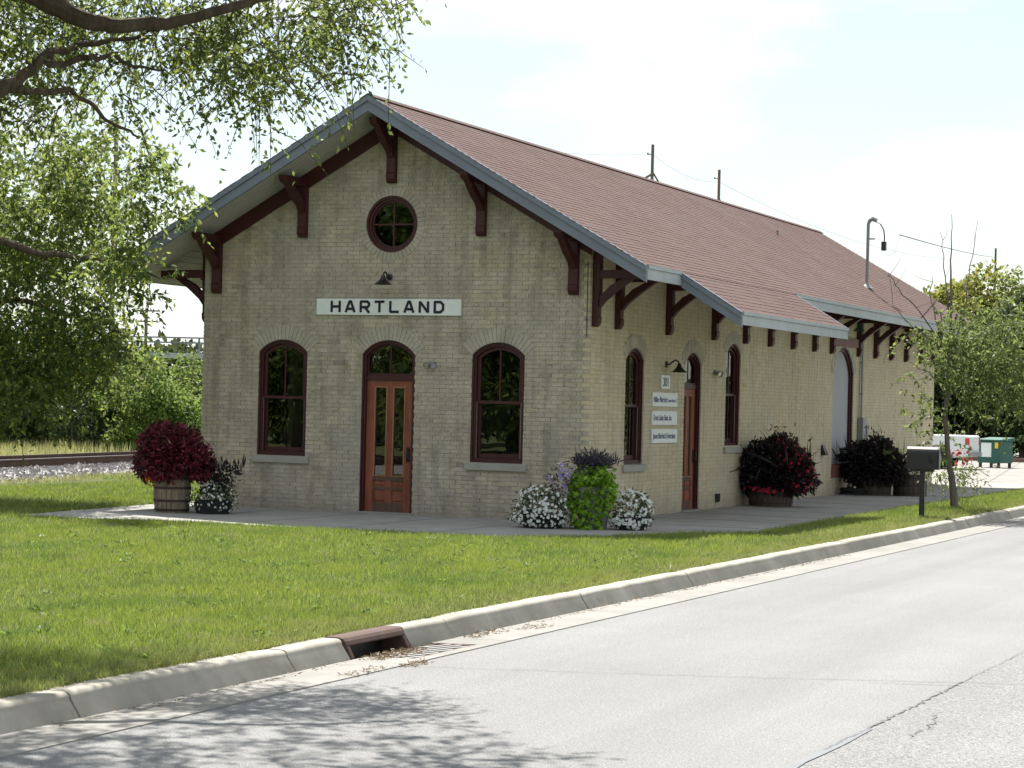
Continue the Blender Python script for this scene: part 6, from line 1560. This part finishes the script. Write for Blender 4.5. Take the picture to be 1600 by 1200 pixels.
wire((-24.25, 82.44, 13.9), (-22.0, 130, 13.0), 0.8, 0.008, 'thin wire running right from the farther pole behind the roof')
wire((-26.8, 35.0, 13.2), (-24.24, 71.6, 14.2), 1.0, 0.006, 'thin wire running left from the nearer pole behind the roof')
wire((-12.0, 10.0, 8.6), (-1.5, 3.0, 8.4), 0.4, 0.006, 'thin wire crossing the sky above the left roof slope') if False else None
ov = empty('overpass_railing', (-70, 95.8, 0)); tag(ov, 'long pale overpass railing on the horizon left of the depot', 'railing')
for z in (5.55, 5.22):
    m = MB(); m.bar((-14, -6, z), (16, 6.6, z + 0.05), 0.09, 0.10); m.build('handrail', M['grey_trim'], ov)
for k in range(9):
    t = k / 8; m = MB(); m.box(-14 + 30 * t - 0.05, -14 + 30 * t + 0.05, -6 + 12.6 * t - 0.05, -6 + 12.6 * t + 0.05, 4.6, 5.6); m.build('post', M['grey_trim'], ov)
m = MB(); m.bar((-14, -6, 4.35), (16, 6.6, 4.40), 0.5, 0.35); m.build('deck_edge', M['eave_trim'], ov)
for k in range(6):
    t = k * 0.25; m = MB(); m.bar((-4.6 + t * 1.6, -2.0 + t * 0.7, -0.1), (-5.0 + t * 1.6, -2.2 + t * 0.7, 4.17), 0.16); m.build('pier', M['eave_trim'], ov)

pk = empty('pickup_truck', (-2.12, 41.0, 0.004), PI); tag(pk, 'white pickup truck with red tail lamp parked behind the depot', 'pickup')
# local +x points to the front (west); rear at x = 0
prof = [(0.0, 0.42), (0.0, 1.06), (0.03, 1.10), (1.62, 1.10), (1.66, 1.12), (1.80, 1.72), (1.90, 1.76), (2.95, 1.76), (3.05, 1.72), (3.55, 1.16), (4.7, 1.04), (4.95, 0.95), (5.02, 0.55), (4.95, 0.40)]
def wheel_cut(x): return [(x + 0.42 * math.cos(a), 0.36 + 0.42 * math.sin(a)) for a in [PI * k / 8 for k in range(0, 9)]]
bot = [(p[0], max(p[1], 0.34)) for p in wheel_cut(4.05)] + [(p[0], max(p[1], 0.34)) for p in wheel_cut(1.0)]
m = MB(); m.prism(prof + bot, -0.92, 0.92, 'y'); m.build('body', M['white_paint'], pk, bevel=0.02)
for sy in (-1, 1):
    m = MB(); m.prism([(1.98, 1.16), (2.06, 1.66), (2.92, 1.66), (3.36, 1.16)], sy * 0.905, sy * 0.928, 'y'); m.build('side_window', M['rubber'], pk)
    m = MB(); m.box(-0.022, 0.10, sy * 0.82 if sy > 0 else -0.929, 0.929 if sy > 0 else -0.82, 0.80, 1.02); m.build('tail_lamp', M['red_lamp'], pk)
    for x in (1.0, 4.05):
        m = MB(); m.lathe([(0.20, -0.11), (0.34, -0.11), (0.36, -0.07), (0.36, 0.07), (0.34, 0.11), (0.20, 0.11)], 24, (x, sy * 0.80, 0.36), 'y'); wv = m.build('wheel', M['rubber'], pk, smooth=True)
        m = MB(); m.lathe([(0.20, -0.10), (0.21, 0.10), (0.06, 0.125)], 18, (x, sy * 0.80, 0.36), 'y'); m.build('rim', M['grey_metal'], wv)
m = MB(); m.box(-0.10, -0.02, -0.90, 0.90, 0.42, 0.56); m.build('bumper', M['grey_metal'], pk, bevel=0.01)
m = MB(); m.box(-0.018, 0.0, -0.70, 0.70, 0.62, 1.04); m.build('tailgate', M['white_paint'], pk)
m = MB(); m.prism([(1.68, 1.18), (1.79, 1.66), (1.74, 1.67), (1.63, 1.18)], -0.7, 0.7, 'y'); m.build('rear_window', M['rubber'], pk)

ub = empty('utility_box', (-1.66, 44.3, 0.004), -0.38); tag(ub, 'dark green metal container on short legs with a white sign and yellow sticker', 'container')
m = MB(); m.box(-0.88, 0.0, -0.4, 0.4, 0.16, 0.90); m.build('body', M['green_paint'], ub, bevel=0.01)
m = MB(); m.hexa([(-0.92, -0.46, 0.905), (0.05, -0.46, 0.905), (0.05, 0.44, 0.905), (-0.92, 0.44, 0.905), (-0.92, -0.46, 0.95), (0.05, -0.46, 0.95), (0.05, 0.44, 1.03), (-0.92, 0.44, 1.03)]); m.build('lid', M['green_paint'], ub)
m = MB(); m.box(-0.74, -0.34, -0.412, -0.402, 0.36, 0.84); m.build('white_panel', M['white_sign'], ub)
m = MB(); m.box(-0.20, -0.07, -0.412, -0.402, 0.66, 0.86); m.build('sticker', M['yellow'], ub)
for x in (-0.8, -0.08):
    for y in (-0.34, 0.34):
        m = MB(); m.box(x - 0.04, x + 0.04, y - 0.04, y + 0.04, 0.0, 0.159); m.build('leg', M['black_metal'], ub)
m = MB(); m.box(-14, 4.2, 0, 0.25, -0.05, 0.16); tag(m.build('timber_edging', paint('brown_edging', (0.16, 0.10, 0.075), 0.8), None, (0, 54.0, 0)), 'low brown edging at the far side of the parking lot', 'edging')

# extra tree filling the right edge between the yellowing trees and the young tree
bush('leafy_tree', (1.6, 62.5, 0), rblobs(40, 2.9, 7.6, 3.0, 1.0, 201), M['leaf_shrub'], 'mid green tree lower than the yellowing tree, right behind the young tree', 'tree', per=130, L=0.24, Wd=0.15, trunk=(5.6, 0.18), group='trees behind the parking lot')
